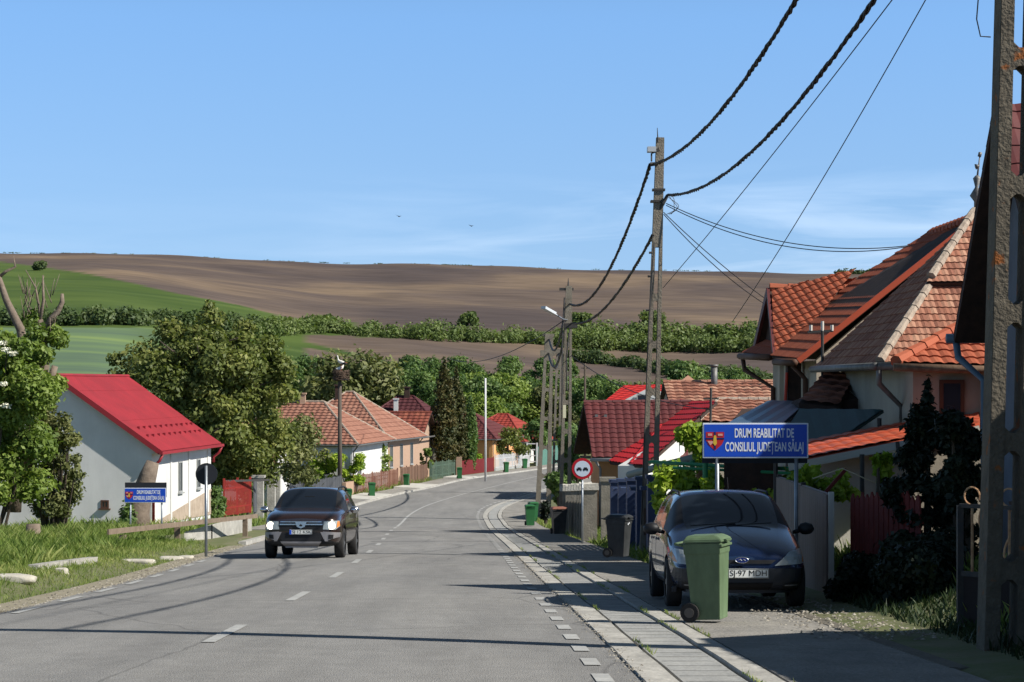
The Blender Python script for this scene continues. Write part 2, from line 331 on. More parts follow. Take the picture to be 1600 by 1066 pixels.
def mark(fx, y0, y1, wd):
    n = max(2, int((y1-y0)/1.5)+1); V = []
    for k in range(n+1):
        Y = y0+(y1-y0)*k/n; X = fx(Y)
        for s in (-1, 1):
            x = X+s*wd/2; u = (x-XL(Y))/(XR(Y)-XL(Y)); V.append((x, Y, zr(Y)+CRW*(1-(2*u-1)**2)+.007+(rc(Y, X)-rc(Y, x))*0))
    mb_.add(V, [(2*k, 2*k+1, 2*k+3, 2*k+2) for k in range(n)])
cxf = interp([(-60, -2.2), (0, -2.7), (21.5, -2.9), (29, -2.98), (38, -3.14), (47.3, -3.42), (60, -3.85), (85, -4.9), (105, -5.5), (117, -5.65), (127, -5.4), (149, -3.4), (163, -1.6), (182, 1.2), (204, 5.6), (240, 16.5), (280, 32)])
y = 20.2-9*.0
for Y0 in list(np.arange(11.9, 90, 8.15)): mark(cxf, Y0, Y0+2.75, .13)
mark(cxf, 92, 96, .12); mark(cxf, 97.5, 235, .12)
for Y0 in np.arange(9.5, 120, 1.62): mark(lambda Y: XR(Y)-.30, Y0, Y0+.75, .14)
for Y0 in np.arange(121, 235, 2.2): mark(lambda Y: XR(Y)-.35, Y0, Y0+1.1, .15)
for Y0 in np.arange(14, 48, 2.9): mark(lambda Y: XL(Y)+.22, Y0, Y0+1.5, .12)
tag(mb_.build('road_markings', M_paint), kind='structure')
# faint tar seal lines across the lanes
tb = MB()
for (xa, ya, xb, yb) in ((-4.4, 66, -.6, 67.5), (-7.5, 84, -1.2, 83.2), (-8.6, 108, -1.9, 110), (-2.4, 145, 2.4, 152)):
    n = 8; V = []
    for k in range(n+1):
        X = xa+(xb-xa)*k/n; Y = ya+(yb-ya)*k/n+rnd.uniform(-.06, .06); V += [(X, Y-.05, rc(Y, X)+.004), (X, Y+.05, rc(Y, X)+.004)]
    tb.add(V, [(2*k, 2*k+2, 2*k+3, 2*k+1) for k in range(n)])
tag(tb.build('tar_seams', mat('tar', srgb(70, 70, 72), .7)), kind='structure')
def offs(d): return lambda Y: XR(Y)+d+.004*math.sin(Y*2.1+d*9)+.008*math.sin(Y*.5+d*5)
strip('kerb', XR, offs(.25), -20, 225, .6, M_conc, .02, .3)
strip('drain_cover_slabs', offs(.29), offs(.78), -20, 225, .6, M_slab, .012, .3)
strip('kerb', offs(.82), offs(1.02), -20, 225, .6, M_conc, .035, .3)
strip('footpath', offs(1.05), offs(2.55), -20, 225, .8, M_path, .034, .3)
strip('yard_entrance', offs(2.53), lambda Y: XR(Y)+4.6, 17, 34, .8, mat('gravelly_ground', srgb(118, 112, 102), .95, srgb(88, 84, 74), 2.2, 1., 20, amt=.8), .04, .3)
# slab joints: thin grooves across the drain covers
jb = MB()
for Y0 in np.arange(8, 75, .5):
    a = XR(Y0)+.31; z = zr(Y0)+.0125
    jb.box((a+.225, Y0, z), (.45, .012, .004), Matrix.Rotation(-math.atan(.054), 3, 'X'))
tag(jb.build('slab_joints', mat('joint_dirt', srgb(112, 112, 108), .95)), kind='structure')
strip('kerb', lambda Y: XL(Y)-.22, XL, 62, 235, .8, M_conc, .12, .3)
strip('gutter', lambda Y: XL(Y)-.45, lambda Y: XL(Y)-.0, 14, 62, .8, mat('gutter_grit', srgb(150, 142, 124), .95, srgb(118, 112, 92), 2.5, .8, 20, amt=.9), .01, .3)
strip('pavement', lambda Y: XL(Y)-2.0, lambda Y: XL(Y)-.24, 84, 230, .8, M_path, .125, .3)
# ------------------------------------------------------------ foliage
def leafcloud(name, blobs, n, size, m, parent=None, seed=1, shell=.45, tintlo=0., flat=.5, world=False, droop=0.):
    """n leaf faces spread through a list of blobs (cx,cy,cz,rx,ry,rz)"""
    r = np.random.RandomState(seed); B = np.array(blobs, float)
    wgt = (B[:, 3]*B[:, 4]+B[:, 4]*B[:, 5]+B[:, 3]*B[:, 5]); idx = r.choice(len(B), n, p=wgt/wgt.sum())
    d = r.normal(size=(n, 3)); d /= np.linalg.norm(d, axis=1)[:, None]
    rad = 1-shell*r.rand(n)**1.3; rad *= 1+.16*r.normal(size=n)*(r.rand(n) < .4)
    c = B[idx, :3]+d*B[idx, 3:6]*rad[:, None]
    nr = d*.9+r.normal(size=(n, 3))*.75+np.array([0, 0, flat]); nr /= np.linalg.norm(nr, axis=1)[:, None]
    a = r.normal(size=(n, 3)); a -= nr*np.sum(a*nr, axis=1)[:, None]; a /= np.linalg.norm(a, axis=1)[:, None]; bb = np.cross(nr, a)
    s = size*(.55+.9*r.rand(n))[:, None]
    p0 = c-a*s*.62; p1 = c+bb*s*.34+a*s*.04; p2 = c+a*s*.62-np.array([0, 0, 1])*s*droop; p3 = c-bb*s*.34+a*s*.04
    V = np.stack([p0, p1, p2, p3], 1).reshape(-1, 3)
    me = bpy.data.meshes.new(name); me.vertices.add(4*n); me.vertices.foreach_set('co', V.ravel())
    me.loops.add(4*n); me.loops.foreach_set('vertex_index', np.arange(4*n)); me.polygons.add(n)
    me.polygons.foreach_set('loop_start', np.arange(n)*4); me.polygons.foreach_set('loop_total', np.full(n, 4))
    clump = r.rand(len(B))[idx]
    ti = np.clip(.5*clump+.5*r.rand(n)+tintlo, 0, 1)
    at_ = me.attributes.new('tint', 'FLOAT', 'FACE'); at_.data.foreach_set('value', ti.astype(np.float32))
    me.materials.append(m); me.update(calc_edges=True); me.validate()
    o = bpy.data.objects.new(name, me); C.objects.link(o)
    if parent:
        if world: world_part(o, parent)
        else: o.parent = parent
    return o
L_walnut = leafmat('walnut_leaves', [srgb(78, 88, 46), srgb(106, 116, 60), srgb(150, 150, 88)], .32)
L_bright = leafmat('bright_leaves', [srgb(78, 98, 44), srgb(108, 128, 56), srgb(146, 160, 84)], .35)
L_mid = leafmat('mid_leaves', [srgb(66, 90, 50), srgb(90, 114, 62), srgb(124, 142, 82)], .32)
L_olive = leafmat('olive_leaves', [srgb(80, 88, 52), srgb(100, 106, 62), srgb(128, 128, 80)], .22)
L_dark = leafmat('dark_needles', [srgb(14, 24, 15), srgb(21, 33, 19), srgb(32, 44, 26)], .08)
L_vine = leafmat('vine_leaves', [srgb(92, 122, 36), srgb(136, 160, 50), srgb(176, 190, 76)], .35)
L_brown = leafmat('browned_needles', [srgb(46, 58, 30), srgb(70, 72, 38), srgb(104, 90, 52)], .12)
L_grass = leafmat('grass_blades', [srgb(82, 104, 46), srgb(112, 132, 62), srgb(158, 162, 100)], .35)
L_white = mat('elder_blossom', srgb(228, 226, 205), .8)
M_bark = mat('bark', srgb(92, 82, 70), .95, srgb(62, 55, 48), 6, 1., 14, amt=.8)
M_dead = mat('bleached_bark', srgb(136, 122, 108), .95, srgb(88, 76, 66), 5, 1., 14, amt=.9)
def limbs(mb, base, top, r, n, spread, seed, up=.5):
    q = random.Random(seed); base = Vector(base); top = Vector(top)
    pts = [base.lerp(top, k/5)+Vector((q.uniform(-.1, .1), q.uniform(-.1, .1), 0))*(0 if k == 0 else 1)*r*3 for k in range(6)]
    mb.tube(pts, [r*(1-.65*k/5)*(1.25 if k == 0 else 1) for k in range(6)], 7)
    for i in range(n):
        k = q.uniform(.35, .95); p = base.lerp(top, k); a = q.uniform(0, 2*PI); L = spread*q.uniform(.6, 1)
        e = p+Vector((math.cos(a)*L, math.sin(a)*L, L*up*q.uniform(.6, 1.5))); m_ = p.lerp(e, .5)+Vector((0, 0, L*.1))
        mb.tube([p, m_, e], [r*.38, r*.22, r*.07], 5)
def blobs_tree(h, rad, cz, n, seed, br=.38, squash=.85, top=1.):
    q = random.Random(seed); out = []
    for i in range(n):
        a = q.uniform(0, 2*PI); u = q.uniform(-1, 1); rr = (1-abs(u)**2.2)**.5*q.uniform(.25, .92)
        z = cz+u*(h-cz)*squash*top*.92 if u > 0 else cz+u*(cz*.55)
        b = rad*br*q.uniform(.6, 1.2)
        out.append((math.cos(a)*rr*rad, math.sin(a)*rr*rad, z, b, b, b*.78))
    return out
def tree(name, label, loc, h, rad, m, n=6000, size=.3, seed=1, nb=26, cz=None, group=None, cat='tree', br=.38, tr=.16, shell=.6, bm=None, nl=9):
    t = thing(name, label, cat, loc, group=group); cz = h*.55 if cz is None else cz
    mb = MB(); limbs(mb, (0, 0, -.4), (0, 0, h*.8), tr, nl, rad*.75, seed); mb.build('trunk', bm or M_bark, t, smooth=True)
    leafcloud('crown', blobs_tree(h, rad, cz, nb, seed, br), n, size, m, t, seed, shell)
    return t
def dup(root, loc, rz=0., label=None, group=None, sc=1.):
    r = root.copy(); C.objects.link(r); r.location = loc; r.rotation_euler.z = rz; r.scale = (sc, sc, sc)
    if label: r['label'] = label
    if group: r['group'] = group
    for ch in list(root.children):
        c = ch.copy(); C.objects.link(c); c.parent = r
        for g in list(ch.children):
            d = g.copy(); C.objects.link(d); d.parent = c
    return r
# ------------------------------------------------------------ roofs, walls
def clipgrid(poly, cu, cv, us, step=0., wave=0., waven=0, lift=0.):
    """rows of tiles clipped to a convex polygon in plane coords; returns verts, faces, tint"""
    P = [Vector((p[0], p[1])) for p in poly]; u0 = min(p.x for p in P); u1 = max(p.x for p in P); v0 = min(p.y for p in P); v1 = max(p.y for p in P)
    bm = bmesh.new(); lay = bm.faces.layers.float.new('tint')
    nr = max(1, int(math.ceil((v1-v0)/cv))); nc = max(1, int(math.ceil((u1-u0)/cu)))
    tn = {}
    prevtop = None
    for j in range(nr):
        va = v0+j*cv; vb = va+cv; lo = []; hi = []
        for i in range(nc*us+1):
            u = u0+i*cu/us; wv = wave*(abs(math.sin(PI*i/us)) if waven == 0 else .5-.5*math.cos(2*PI*i/us))
            lo.append(bm.verts.new((u, va, step+wv+lift))); hi.append(bm.verts.new((u, vb, wv+lift)))
        for i in range(nc*us):
            f = bm.faces.new((lo[i], lo[i+1], hi[i+1], hi[i])); k = (i//us, j)
            if k not in tn: tn[k] = rnd.random()
            f[lay] = tn[k]
        if prevtop and step:
            for i in range(nc*us):
                f = bm.faces.new((prevtop[i], prevtop[i+1], lo[i+1], lo[i])); f[lay] = tn[(i//us, j)]*.5
        prevtop = hi
    area = sum(P[i].x*P[(i+1) % len(P)].y-P[(i+1) % len(P)].x*P[i].y for i in range(len(P)))
    if area < 0: P = P[::-1]
    for i in range(len(P)):
        a, b = P[i], P[(i+1) % len(P)]; d = b-a
        if d.length < 1e-5: continue
        no = Vector((d.y, -d.x, 0)).normalized()
        bmesh.ops.bisect_plane(bm, geom=bm.verts[:]+bm.edges[:]+bm.faces[:], plane_co=(a.x, a.y, 0), plane_no=no, clear_outer=True, clear_inner=False)
    V = [v.co.copy() for v in bm.verts]; bm.verts.index_update(); Fc = [[v.index for v in f.verts] for f in bm.faces]; T = [f[lay] for f in bm.faces]
    bm.free(); return V, Fc, T
def roofplane(mb, pts, cu=.24, cv=.34, us=3, step=.03, wave=.03, th=.1, waven=0, deck=1):
    """pts: convex polygon in world space, first edge = the eave"""
    pts = [Vector(p) for p in pts]; o = pts[0]; ux = (pts[1]-pts[0]).normalized(); nrm = Vector((0, 0, 0))
    for i in range(1, len(pts)-1): nrm += (pts[i]-o).cross(pts[i+1]-o)
    nrm.normalize()
    if nrm.z < 0: nrm = -nrm
    vy = nrm.cross(ux)
    if vy.z < 0: vy = -vy
    V, Fc, T = clipgrid([((p-o).dot(ux), (p-o).dot(vy)) for p in pts], cu, cv, us, step, wave, waven, .012)
    W3 = [o+ux*v.x+vy*v.y+nrm*v.z for v in V]; n = len(mb.v); mb.v += W3
    # consistent upward winding
    for f, t_ in zip(Fc, T):
        a = W3[f[0]]; b = W3[f[1]]; c = W3[f[2]]
        f2 = list(f) if (b-a).cross(c-a).dot(nrm) >= 0 else list(f)[::-1]
        mb.f.append([i+n for i in f2]); mb.mi.append(0); mb.t.append(t_)
    c = mb.cur; mb.cur = deck
    q = pts if (pts[1]-pts[0]).cross(pts[2]-pts[0]).dot(nrm) > 0 else pts[::-1]
    mb.slab(q, th, .5); mb.cur = c
def ridge(mb, a, b, r=.1, seg=.38, t=None, mi=0):
    a = Vector(a); b = Vector(b); L = (b-a).length; n = max(1, int(L/seg)); c = mb.cur; mb.cur = mi
    for k in range(n):
        p = a.lerp(b, k/n); q = a.lerp(b, (k+1.12)/n); mb.tube([p, q], [r*1.12, r*.9], 7, t=rnd.random())
    mb.cur = c
T_old = mat('old_clay_tiles', srgb(150, 100, 80), .92, srgb(90, 66, 58), .9, .6, 30, amt=.9, tint=[srgb(116, 74, 60), srgb(158, 104, 82), srgb(172, 128, 106), srgb(188, 146, 120)])
T_far = mat('far_clay_tiles', srgb(150, 106, 88), .92, srgb(112, 84, 74), .35, .5, 20, amt=.9, tint=[srgb(128, 86, 72), srgb(142, 98, 80), srgb(156, 112, 94)])
T_mossy = mat('weathered_clay_tiles', srgb(138, 90, 72), .92, srgb(98, 84, 74), .7, .6, 30, amt=.9, tint=[srgb(120, 72, 56), srgb(150, 94, 74), srgb(168, 118, 98)])
T_orange = mat('new_orange_tiles', srgb(156, 84, 58), .8, srgb(128, 70, 52), 1.2, .3, 25, amt=.8, tint=[srgb(146, 74, 50), srgb(158, 82, 56), srgb(168, 92, 64)])
T_maroon = mat('maroon_metal_tiles', srgb(98, 46, 44), .55, srgb(82, 40, 40), 1, .1, 20, amt=.6, spec=.5)
T_red = mat('red_metal_sheet', srgb(142, 30, 38), .6, srgb(130, 28, 36), .8, .1, 20, amt=.6, spec=.5)
T_redtile = mat('bright_red_metal_tiles', srgb(172, 36, 38), .45, srgb(154, 32, 36), .8, .1, 20, amt=.6, spec=.5)
T_brown = mat('brown_red_tiles', srgb(120, 60, 48), .85, srgb(90, 50, 46), 1., .4, 25, amt=.8, tint=[srgb(100, 52, 44), srgb(132, 72, 56), srgb(146, 86, 66)])
D_wood = mat('dark_eave_wood', srgb(70, 52, 44), .9, srgb(48, 38, 34), 4, .4, 20)
D_zinc = mat('zinc_gutter', srgb(120, 120, 118), .55, srgb(92, 90, 86), 5, .2, 30, metal=.4)
D_mortar = mat('ridge_mortar', srgb(172, 158, 142), .95, srgb(130, 116, 104), 6, .8, 25)
W_white = mat('white_plaster', srgb(216, 215, 211), .92, srgb(198, 197, 193), .5, .25, 40, amt=.7)
W_cream = mat('cream_plaster', srgb(196, 184, 164), .93, srgb(174, 162, 144), .8, .3, 35, amt=.7)
W_beige = mat('beige_plaster', srgb(172, 162, 144), .93, srgb(150, 140, 126), .9, .3, 35, amt=.7)
W_peach = mat('peach_plaster', srgb(214, 160, 108), .93, srgb(200, 146, 98), .8, .2, 35, amt=.7)
W_brick = mat('pale_brick', srgb(180, 152, 130), .95, srgb(152, 124, 104), 9, .5, 40, amt=.9)
W_plinth = mat('stone_plinth', srgb(176, 160, 142), .95, srgb(150, 134, 118), 3, .5, 25)
W_grey = mat('slate_grey_plaster', srgb(112, 116, 124), .93, srgb(96, 100, 108), 1, .2, 30)
W_offw = mat('offwhite_wall', srgb(206, 202, 190), .93, srgb(186, 180, 168), .7, .2, 30, amt=.7)
GL = mat('window_glass', srgb(40, 48, 58), .06, spec=.8)
FR = mat('painted_window_frame', srgb(150, 152, 150), .6)
FRb = mat('brown_window_frame', srgb(84, 58, 44), .7)
def window(parent, c, u, w_, h_, fr=FR, depth=.06, bars=1, pos=None):
    """c: world centre on the wall, u: along the wall; outward = u x z flipped by pos"""
    c = Vector(c); u = Vector(u).normalized(); n = pos.normalized(); z = Vector((0, 0, 1)); M = Matrix((u, n, z)).transposed()
    f = MB()
    def bx(cx, cz, a, b, dp, off): f.box(c+u*cx+z*cz+n*off, (a, dp, b), M)
    t_ = .06
    bx(0, h_/2, w_+t_, t_, depth, .01); bx(0, -h_/2, w_+t_, t_, depth, .01); bx(-w_/2, 0, t_, h_-t_, depth, .01); bx(w_/2, 0, t_, h_-t_, depth, .01)
    for k in range(bars): bx(-w_/2+w_*(k+1)/(bars+1), 0, t_*.8, h_-t_, depth*.8, .005)
    bx(0, -h_/2-.06, w_+.2, .05, .14, .04)
    o = f.build('window', fr); world_part(o, parent)
    p = MB(); p.box(c-n*.0, (w_, .03, h_), M); po = p.build('pane', GL); po.parent = o; po.data.transform((Matrix.Translation(parent.location) @ parent.rotation_euler.to_matrix().to_4x4()).inverted())
    return o
def chimney(parent, p, s=.5, h=1.1, m=None, cap=True):
    b = MB(); b.box(Vector(p)+Vector((0, 0, h/2-.3)), (s, s, h+.6)); b.box(Vector(p)+Vector((0, 0, h+.05)), (s*1.3, s*1.3, .12))
    o = b.build('chimney', m or W_brick); world_part(o, parent); return o
def house(name, label, A, B, sgn, depth, ze, rise, wm, rm, axis='perp', ends=('hip', 'gable'), inset=3., ov=.45, z0=None, zg=None, cu=.3, cv=.4, wave=.03, step=.03, us=2, wins=(), ch=(), deck=None, ridgem=None, cat='house', group=None, gut=True):
    """A near street corner, B far street corner (x,y); house extends to side sgn (-1 left) by depth"""
    A = Vector((A[0], A[1], 0)); B = Vector((B[0], B[1], 0)); e1 = (B-A).normalized(); e2 = Vector((e1.y, -e1.x, 0))*(1 if sgn > 0 else -1)
    Lg = (B-A).length; z0 = ze-3.6 if z0 is None else z0
    t = thing(name, label, cat, (A.x, A.y, z0), group=group)
    P = lambda s, d, z: Vector((A.x, A.y, 0))+e1*s+e2*d+Vector((0, 0, z))
    fp = [(0, 0), (Lg, 0), (Lg, depth), (0, depth)]
    b = MB(); b.prism([tuple(P(s, d, 0))[:2] for s, d in fp], z0-.6, ze)
    zt = ze+rise; r_ = MB(); k = rise/(Lg/2 if axis == 'perp' else depth/2); zo = ze-ov*k
    if axis == 'perp':     # ridge runs away from the street
        mid = Lg/2; i0 = inset if ends[0] == 'hip' else -ov; i1 = depth-inset if ends[1] == 'hip' else depth+ov
        c00 = P(-ov, -ov, zo); c10 = P(Lg+ov, -ov, zo); c11 = P(Lg+ov, depth+ov, zo); c01 = P(-ov, depth+ov, zo); r0 = P(mid, i0, zt); r1 = P(mid, i1, zt)
        pls = [[c00, c01, r1, r0], [c10, c11, r1, r0]]
        if ends[0] == 'hip': pls.append([c00, c10, r0])
        else: b.add([P(0, 0, ze), P(Lg, 0, ze), P(mid, 0, zt-.1), P(0, .2, ze), P(Lg, .2, ze), P(mid, .2, zt-.1)], [(0, 1, 2), (5, 4, 3), (0, 3, 4, 1), (1, 4, 5, 2), (2, 5, 3, 0)])
        if ends[1] == 'hip': pls.append([c01, c11, r1])
        else: b.add([P(0, depth, ze), P(Lg, depth, ze), P(mid, depth, zt-.1), P(0, depth-.2, ze), P(Lg, depth-.2, ze), P(mid, depth-.2, zt-.1)], [(0, 1, 2), (5, 4, 3), (0, 3, 4, 1), (1, 4, 5, 2), (2, 5, 3, 0)])
    else:                  # ridge parallel to the street
        mid = depth/2; i0 = inset if ends[0] == 'hip' else -ov; i1 = Lg-inset if ends[1] == 'hip' else Lg+ov
        c00 = P(-ov, -ov, zo); c10 = P(Lg+ov, -ov, zo); c11 = P(Lg+ov, depth+ov, zo); c01 = P(-ov, depth+ov, zo); r0 = P(i0, mid, zt); r1 = P(i1, mid, zt)
        pls = [[c00, c10, r1, r0], [c01, c11, r1, r0]]
        if ends[0] == 'hip': pls.append([c00, c01, r0])
        else: b.add([P(0, 0, ze), P(0, depth, ze), P(0, mid, zt-.1), P(.2, 0, ze), P(.2, depth, ze), P(.2, mid, zt-.1)], [(0, 1, 2), (5, 4, 3), (0, 3, 4, 1), (1, 4, 5, 2), (2, 5, 3, 0)])
        if ends[1] == 'hip': pls.append([c10, c11, r1])
        else: b.add([P(Lg, 0, ze), P(Lg, depth, ze), P(Lg, mid, zt-.1), P(Lg-.2, 0, ze), P(Lg-.2, depth, ze), P(Lg-.2, mid, zt-.1)], [(0, 1, 2), (5, 4, 3), (0, 3, 4, 1), (1, 4, 5, 2), (2, 5, 3, 0)])
    world_part(b.build('wall', wm), t)
    for pl_ in pls: roofplane(r_, pl_, cu, cv, us, step, wave)
    rmi = 2 if ridgem else 0
    up = Vector((0, 0, .05))
    ridge(r_, r0+up, r1+up, .1, mi=rmi)
    if ends[0] == 'hip': ridge(r_, c00+up, r0+up, .09, mi=rmi); ridge(r_, (c10 if axis == 'perp' else c01)+up, r0+up, .09, mi=rmi)
    if ends[1] == 'hip': ridge(r_, c11+up, r1+up, .09, mi=rmi); ridge(r_, (c01 if axis == 'perp' else c10)+up, r1+up, .09, mi=rmi)
    ro = r_.build('roof', [rm, deck or D_wood]+([ridgem] if ridgem else [])); world_part(ro, t)
    if gut:
        g = MB(); dn = Vector((0, 0, .02))
        g.tube([c00-dn, c10-dn], .07, 6); g.tube([c00-dn, c01-dn], .07, 6)
        world_part(g.build('gutter', D_zinc), t)
        g = MB(); q = P(-.1, -.1, 0); g.tube([(c00.x, c00.y, zo-.05), (q.x, q.y, zo-.45), (q.x, q.y, z0)], .05, 6); world_part(g.build('downpipe', D_zinc), t)
    for (face, s, z, w_, h_, fr_) in wins:
        if face == 'street': window(t, P(s, 0, z), e1, w_, h_, fr_, pos=-e2)
        else: window(t, P(0, s, z), e2, w_, h_, fr_, pos=-e1)
    for c_ in ch:
        co_ = MB(); p = P(c_[0], c_[1], c_[2]); s = c_[3]
        co_.box(p, (s, s, 1.5)); co_.box(p+Vector((0, 0, .8)), (s*1.35, s*1.35, .12)); cc = co_.build('chimney', W_brick if len(c_) < 5 else c_[4]); cc.parent = ro
        cc.data.transform((Matrix.Translation(t.location)).inverted())
    t['_P'] = 0; del t['_P']
    return t, P
# ================================================================= LEFT SIDE
# white house with the red roof
A = Vector((-14.5, 85, 0)); e1 = Vector((.083, 1, 0)).normalized(); e2 = Vector((-e1.y, e1.x, 0))
wh = thing('white_house', 'long white house with a red sheet metal roof beside the bushes', 'house', (A.x, A.y, -5.7))
P = lambda s, d, z: A+e1*s+e2*d+Vector((0, 0, z))
LH = 10.6; HW = 3.9; ZE = -2.55; ZR = .2
b = MB(); b.prism([tuple(P(s, d, 0))[:2] for s, d in ((0, 0), (LH, 0), (LH, 2*HW), (0, 2*HW))], -6.6, ZE)
for s in (0, LH-.25): b.add([P(s, 0, ZE), P(s, 2*HW, ZE), P(s, HW, ZR-.12), P(s+.25, 0, ZE), P(s+.25, 2*HW, ZE), P(s+.25, HW, ZR-.12)], [(0, 1, 2), (5, 4, 3), (0, 3, 4, 1), (1, 4, 5, 2), (2, 5, 3, 0)])
world_part(b.build('wall', W_white), wh)
r_ = MB(); k = (ZR-ZE)/HW; ov = .42; c00 = P(-.28, -ov, ZE-ov*k+.12); c10 = P(LH+.3, -ov, ZE-ov*k+.12); r0 = P(-.28, HW, ZR+.12); r1 = P(LH+.3, HW, ZR+.12)
c01 = P(-.28, 2*HW+ov, ZE-ov*k+.12); c11 = P(LH+.3, 2*HW+ov, ZE-ov*k+.12)
for pl_ in ([c00, c10, r1, r0], [c01, c11, r1, r0]): roofplane(r_, pl_, .26, 2.1, 3, .012, .03, .09, 1)
r_.tube([r0+Vector((0, 0, .03)), r1+Vector((0, 0, .03))], .09, 6)
for a_, b_ in ((c00, r0), (c01, r0)): r_.bar(a_+Vector((0, 0, -.03)), b_+Vector((0, 0, -.03)), .06, .2)
ro = r_.build('roof', [T_red, T_red]); world_part(ro, wh)
for row, sh in ((.95, 0), (1.5, .3)):
    for i in range(11):
        sg = MB(); v = row; q = P(.7+sh+i*.92, -ov+v*math.cos(math.atan(k)), ZE-ov*k+.12+v*math.sin(math.atan(k))); sg.box(q+Vector((0, 0, .07)), (.1, .09, .12)); world_part(sg.build('snow_guard', mat('dark_red_metal', srgb(120, 28, 38), .5)), wh)
b = MB(); b.box(P(LH/2, -ov-.05, ZE-ov*k+.07), (.13, LH+.7, .12), Matrix.Rotation(-math.atan(.083), 3, 'Z')); world_part(b.build('gutter', T_red), wh)
for s in (-.12, LH+.12):
    b = MB(); b.tube([P(s, -ov-.05, ZE-ov*k), P(s, -.35, ZE-ov*k-.25), P(s, -.1, ZE-.75), P(s, -.1, ZE-1.0 if s > 1 else -5.7)], .06, 8); world_part(b.build('downpipe', T_red, smooth=True), wh)
b = MB(); b.add([P(.02, -.03, -5.7), P(LH, -.03, -5.9), P(LH, -.03, -4.75), P(.02, -.03, -5.65), P(.02, .02, -5.7), P(LH, .02, -5.9), P(LH, .02, -4.75), P(.02, .02, -5.65)], [(0, 1, 2, 3), (7, 6, 5, 4), (0, 4, 5, 1), (1, 5, 6, 2), (2, 6, 7, 3), (3, 7, 4, 0)])
world_part(b.build('plinth', W_plinth), wh)
for s in (3.1, 6.3, 9.9):
    b = MB(); b.box(P(s, -.02, -4.2), (.06, .22, 3.1), Matrix.Rotation(-math.atan(.083), 3, 'Z')); world_part(b.build('pilaster', W_white), wh)
b = MB(); b.box(P(LH/2, -.06, ZE-.16), (.14, LH, .2), Matrix.Rotation(-math.atan(.083), 3, 'Z')); world_part(b.build('cornice', W_white), wh)
window(wh, P(4.75, 0, -3.95), e1, .62, 1.25, FR, pos=-e2); window(wh, P(8.1, 0, -3.95), e1, .62, 1.25, FR, pos=-e2)
o = window(wh, P(0, 1.92, -4.85), e2, .27, .27, FRb, pos=-e1); o.name = 'vent_window'
# leaning stump before the house
st = thing('leaning_trunk', 'thick leaning dead tree trunk sawn off in front of the white house corner', 'tree trunk', (-13.6, 79, -5.75))
b = MB(); pts = [W(212, 838, 79), W(213, 800, 79), W(221, 775, 79), W(231, 745, 79), W(239, 722, 79)]; b.tube(pts, [.62, .5, .4, .33, .24], 12); o = b.build('trunk', M_dead, smooth=True)
world_part(o, st)
leafcloud('ivy', [(-14.3, 78.5, -5.2, .35, .3, .8)], 500, .16, L_mid, st, 5, world=True)
# left signs
M_post = mat('galvanised_post', srgb(150, 155, 160), .45, srgb(122, 128, 134), 4, .1, metal=.6)
M_blue = mat('sign_blue', srgb(24, 74, 186), .38, spec=.5)
M_white = mat('sign_white', srgb(222, 226, 232), .5)
M_black = mat('dark_sign_back', srgb(38, 40, 46), .6)
def text(s, size, width, m, parent, loc, rot=(PI/2, 0, 0), bold=.012, name='lettering', ext=.002, align='CENTER'):
    cu = bpy.data.curves.new(name, 'FONT'); cu.body = s; cu.size = 1; cu.align_x = align; cu.align_y = 'CENTER'; cu.extrude = ext; cu.offset = bold
    o = bpy.data.objects.new(name, cu); dg = bpy.context.evaluated_depsgraph_get(); C.objects.link(o); dg.update()
    me = bpy.data.meshes.new_from_object(o.evaluated_get(dg)); bpy.data.objects.remove(o)
    co_ = np.empty(len(me.vertices)*3); me.vertices.foreach_get('co', co_); co_ = co_.reshape(-1, 3)
    w0 = co_[:, 0].max()-co_[:, 0].min(); h0 = .72
    co_[:, 0] *= width/w0; co_[:, 1] *= size/h0; me.vertices.foreach_set('co', co_.ravel()); me.materials.clear(); me.materials.append(m); me.update()
    q = bpy.data.objects.new(name, me); C.objects.link(q); q.parent = parent; q.location = loc; q.rotation_euler = rot; return q
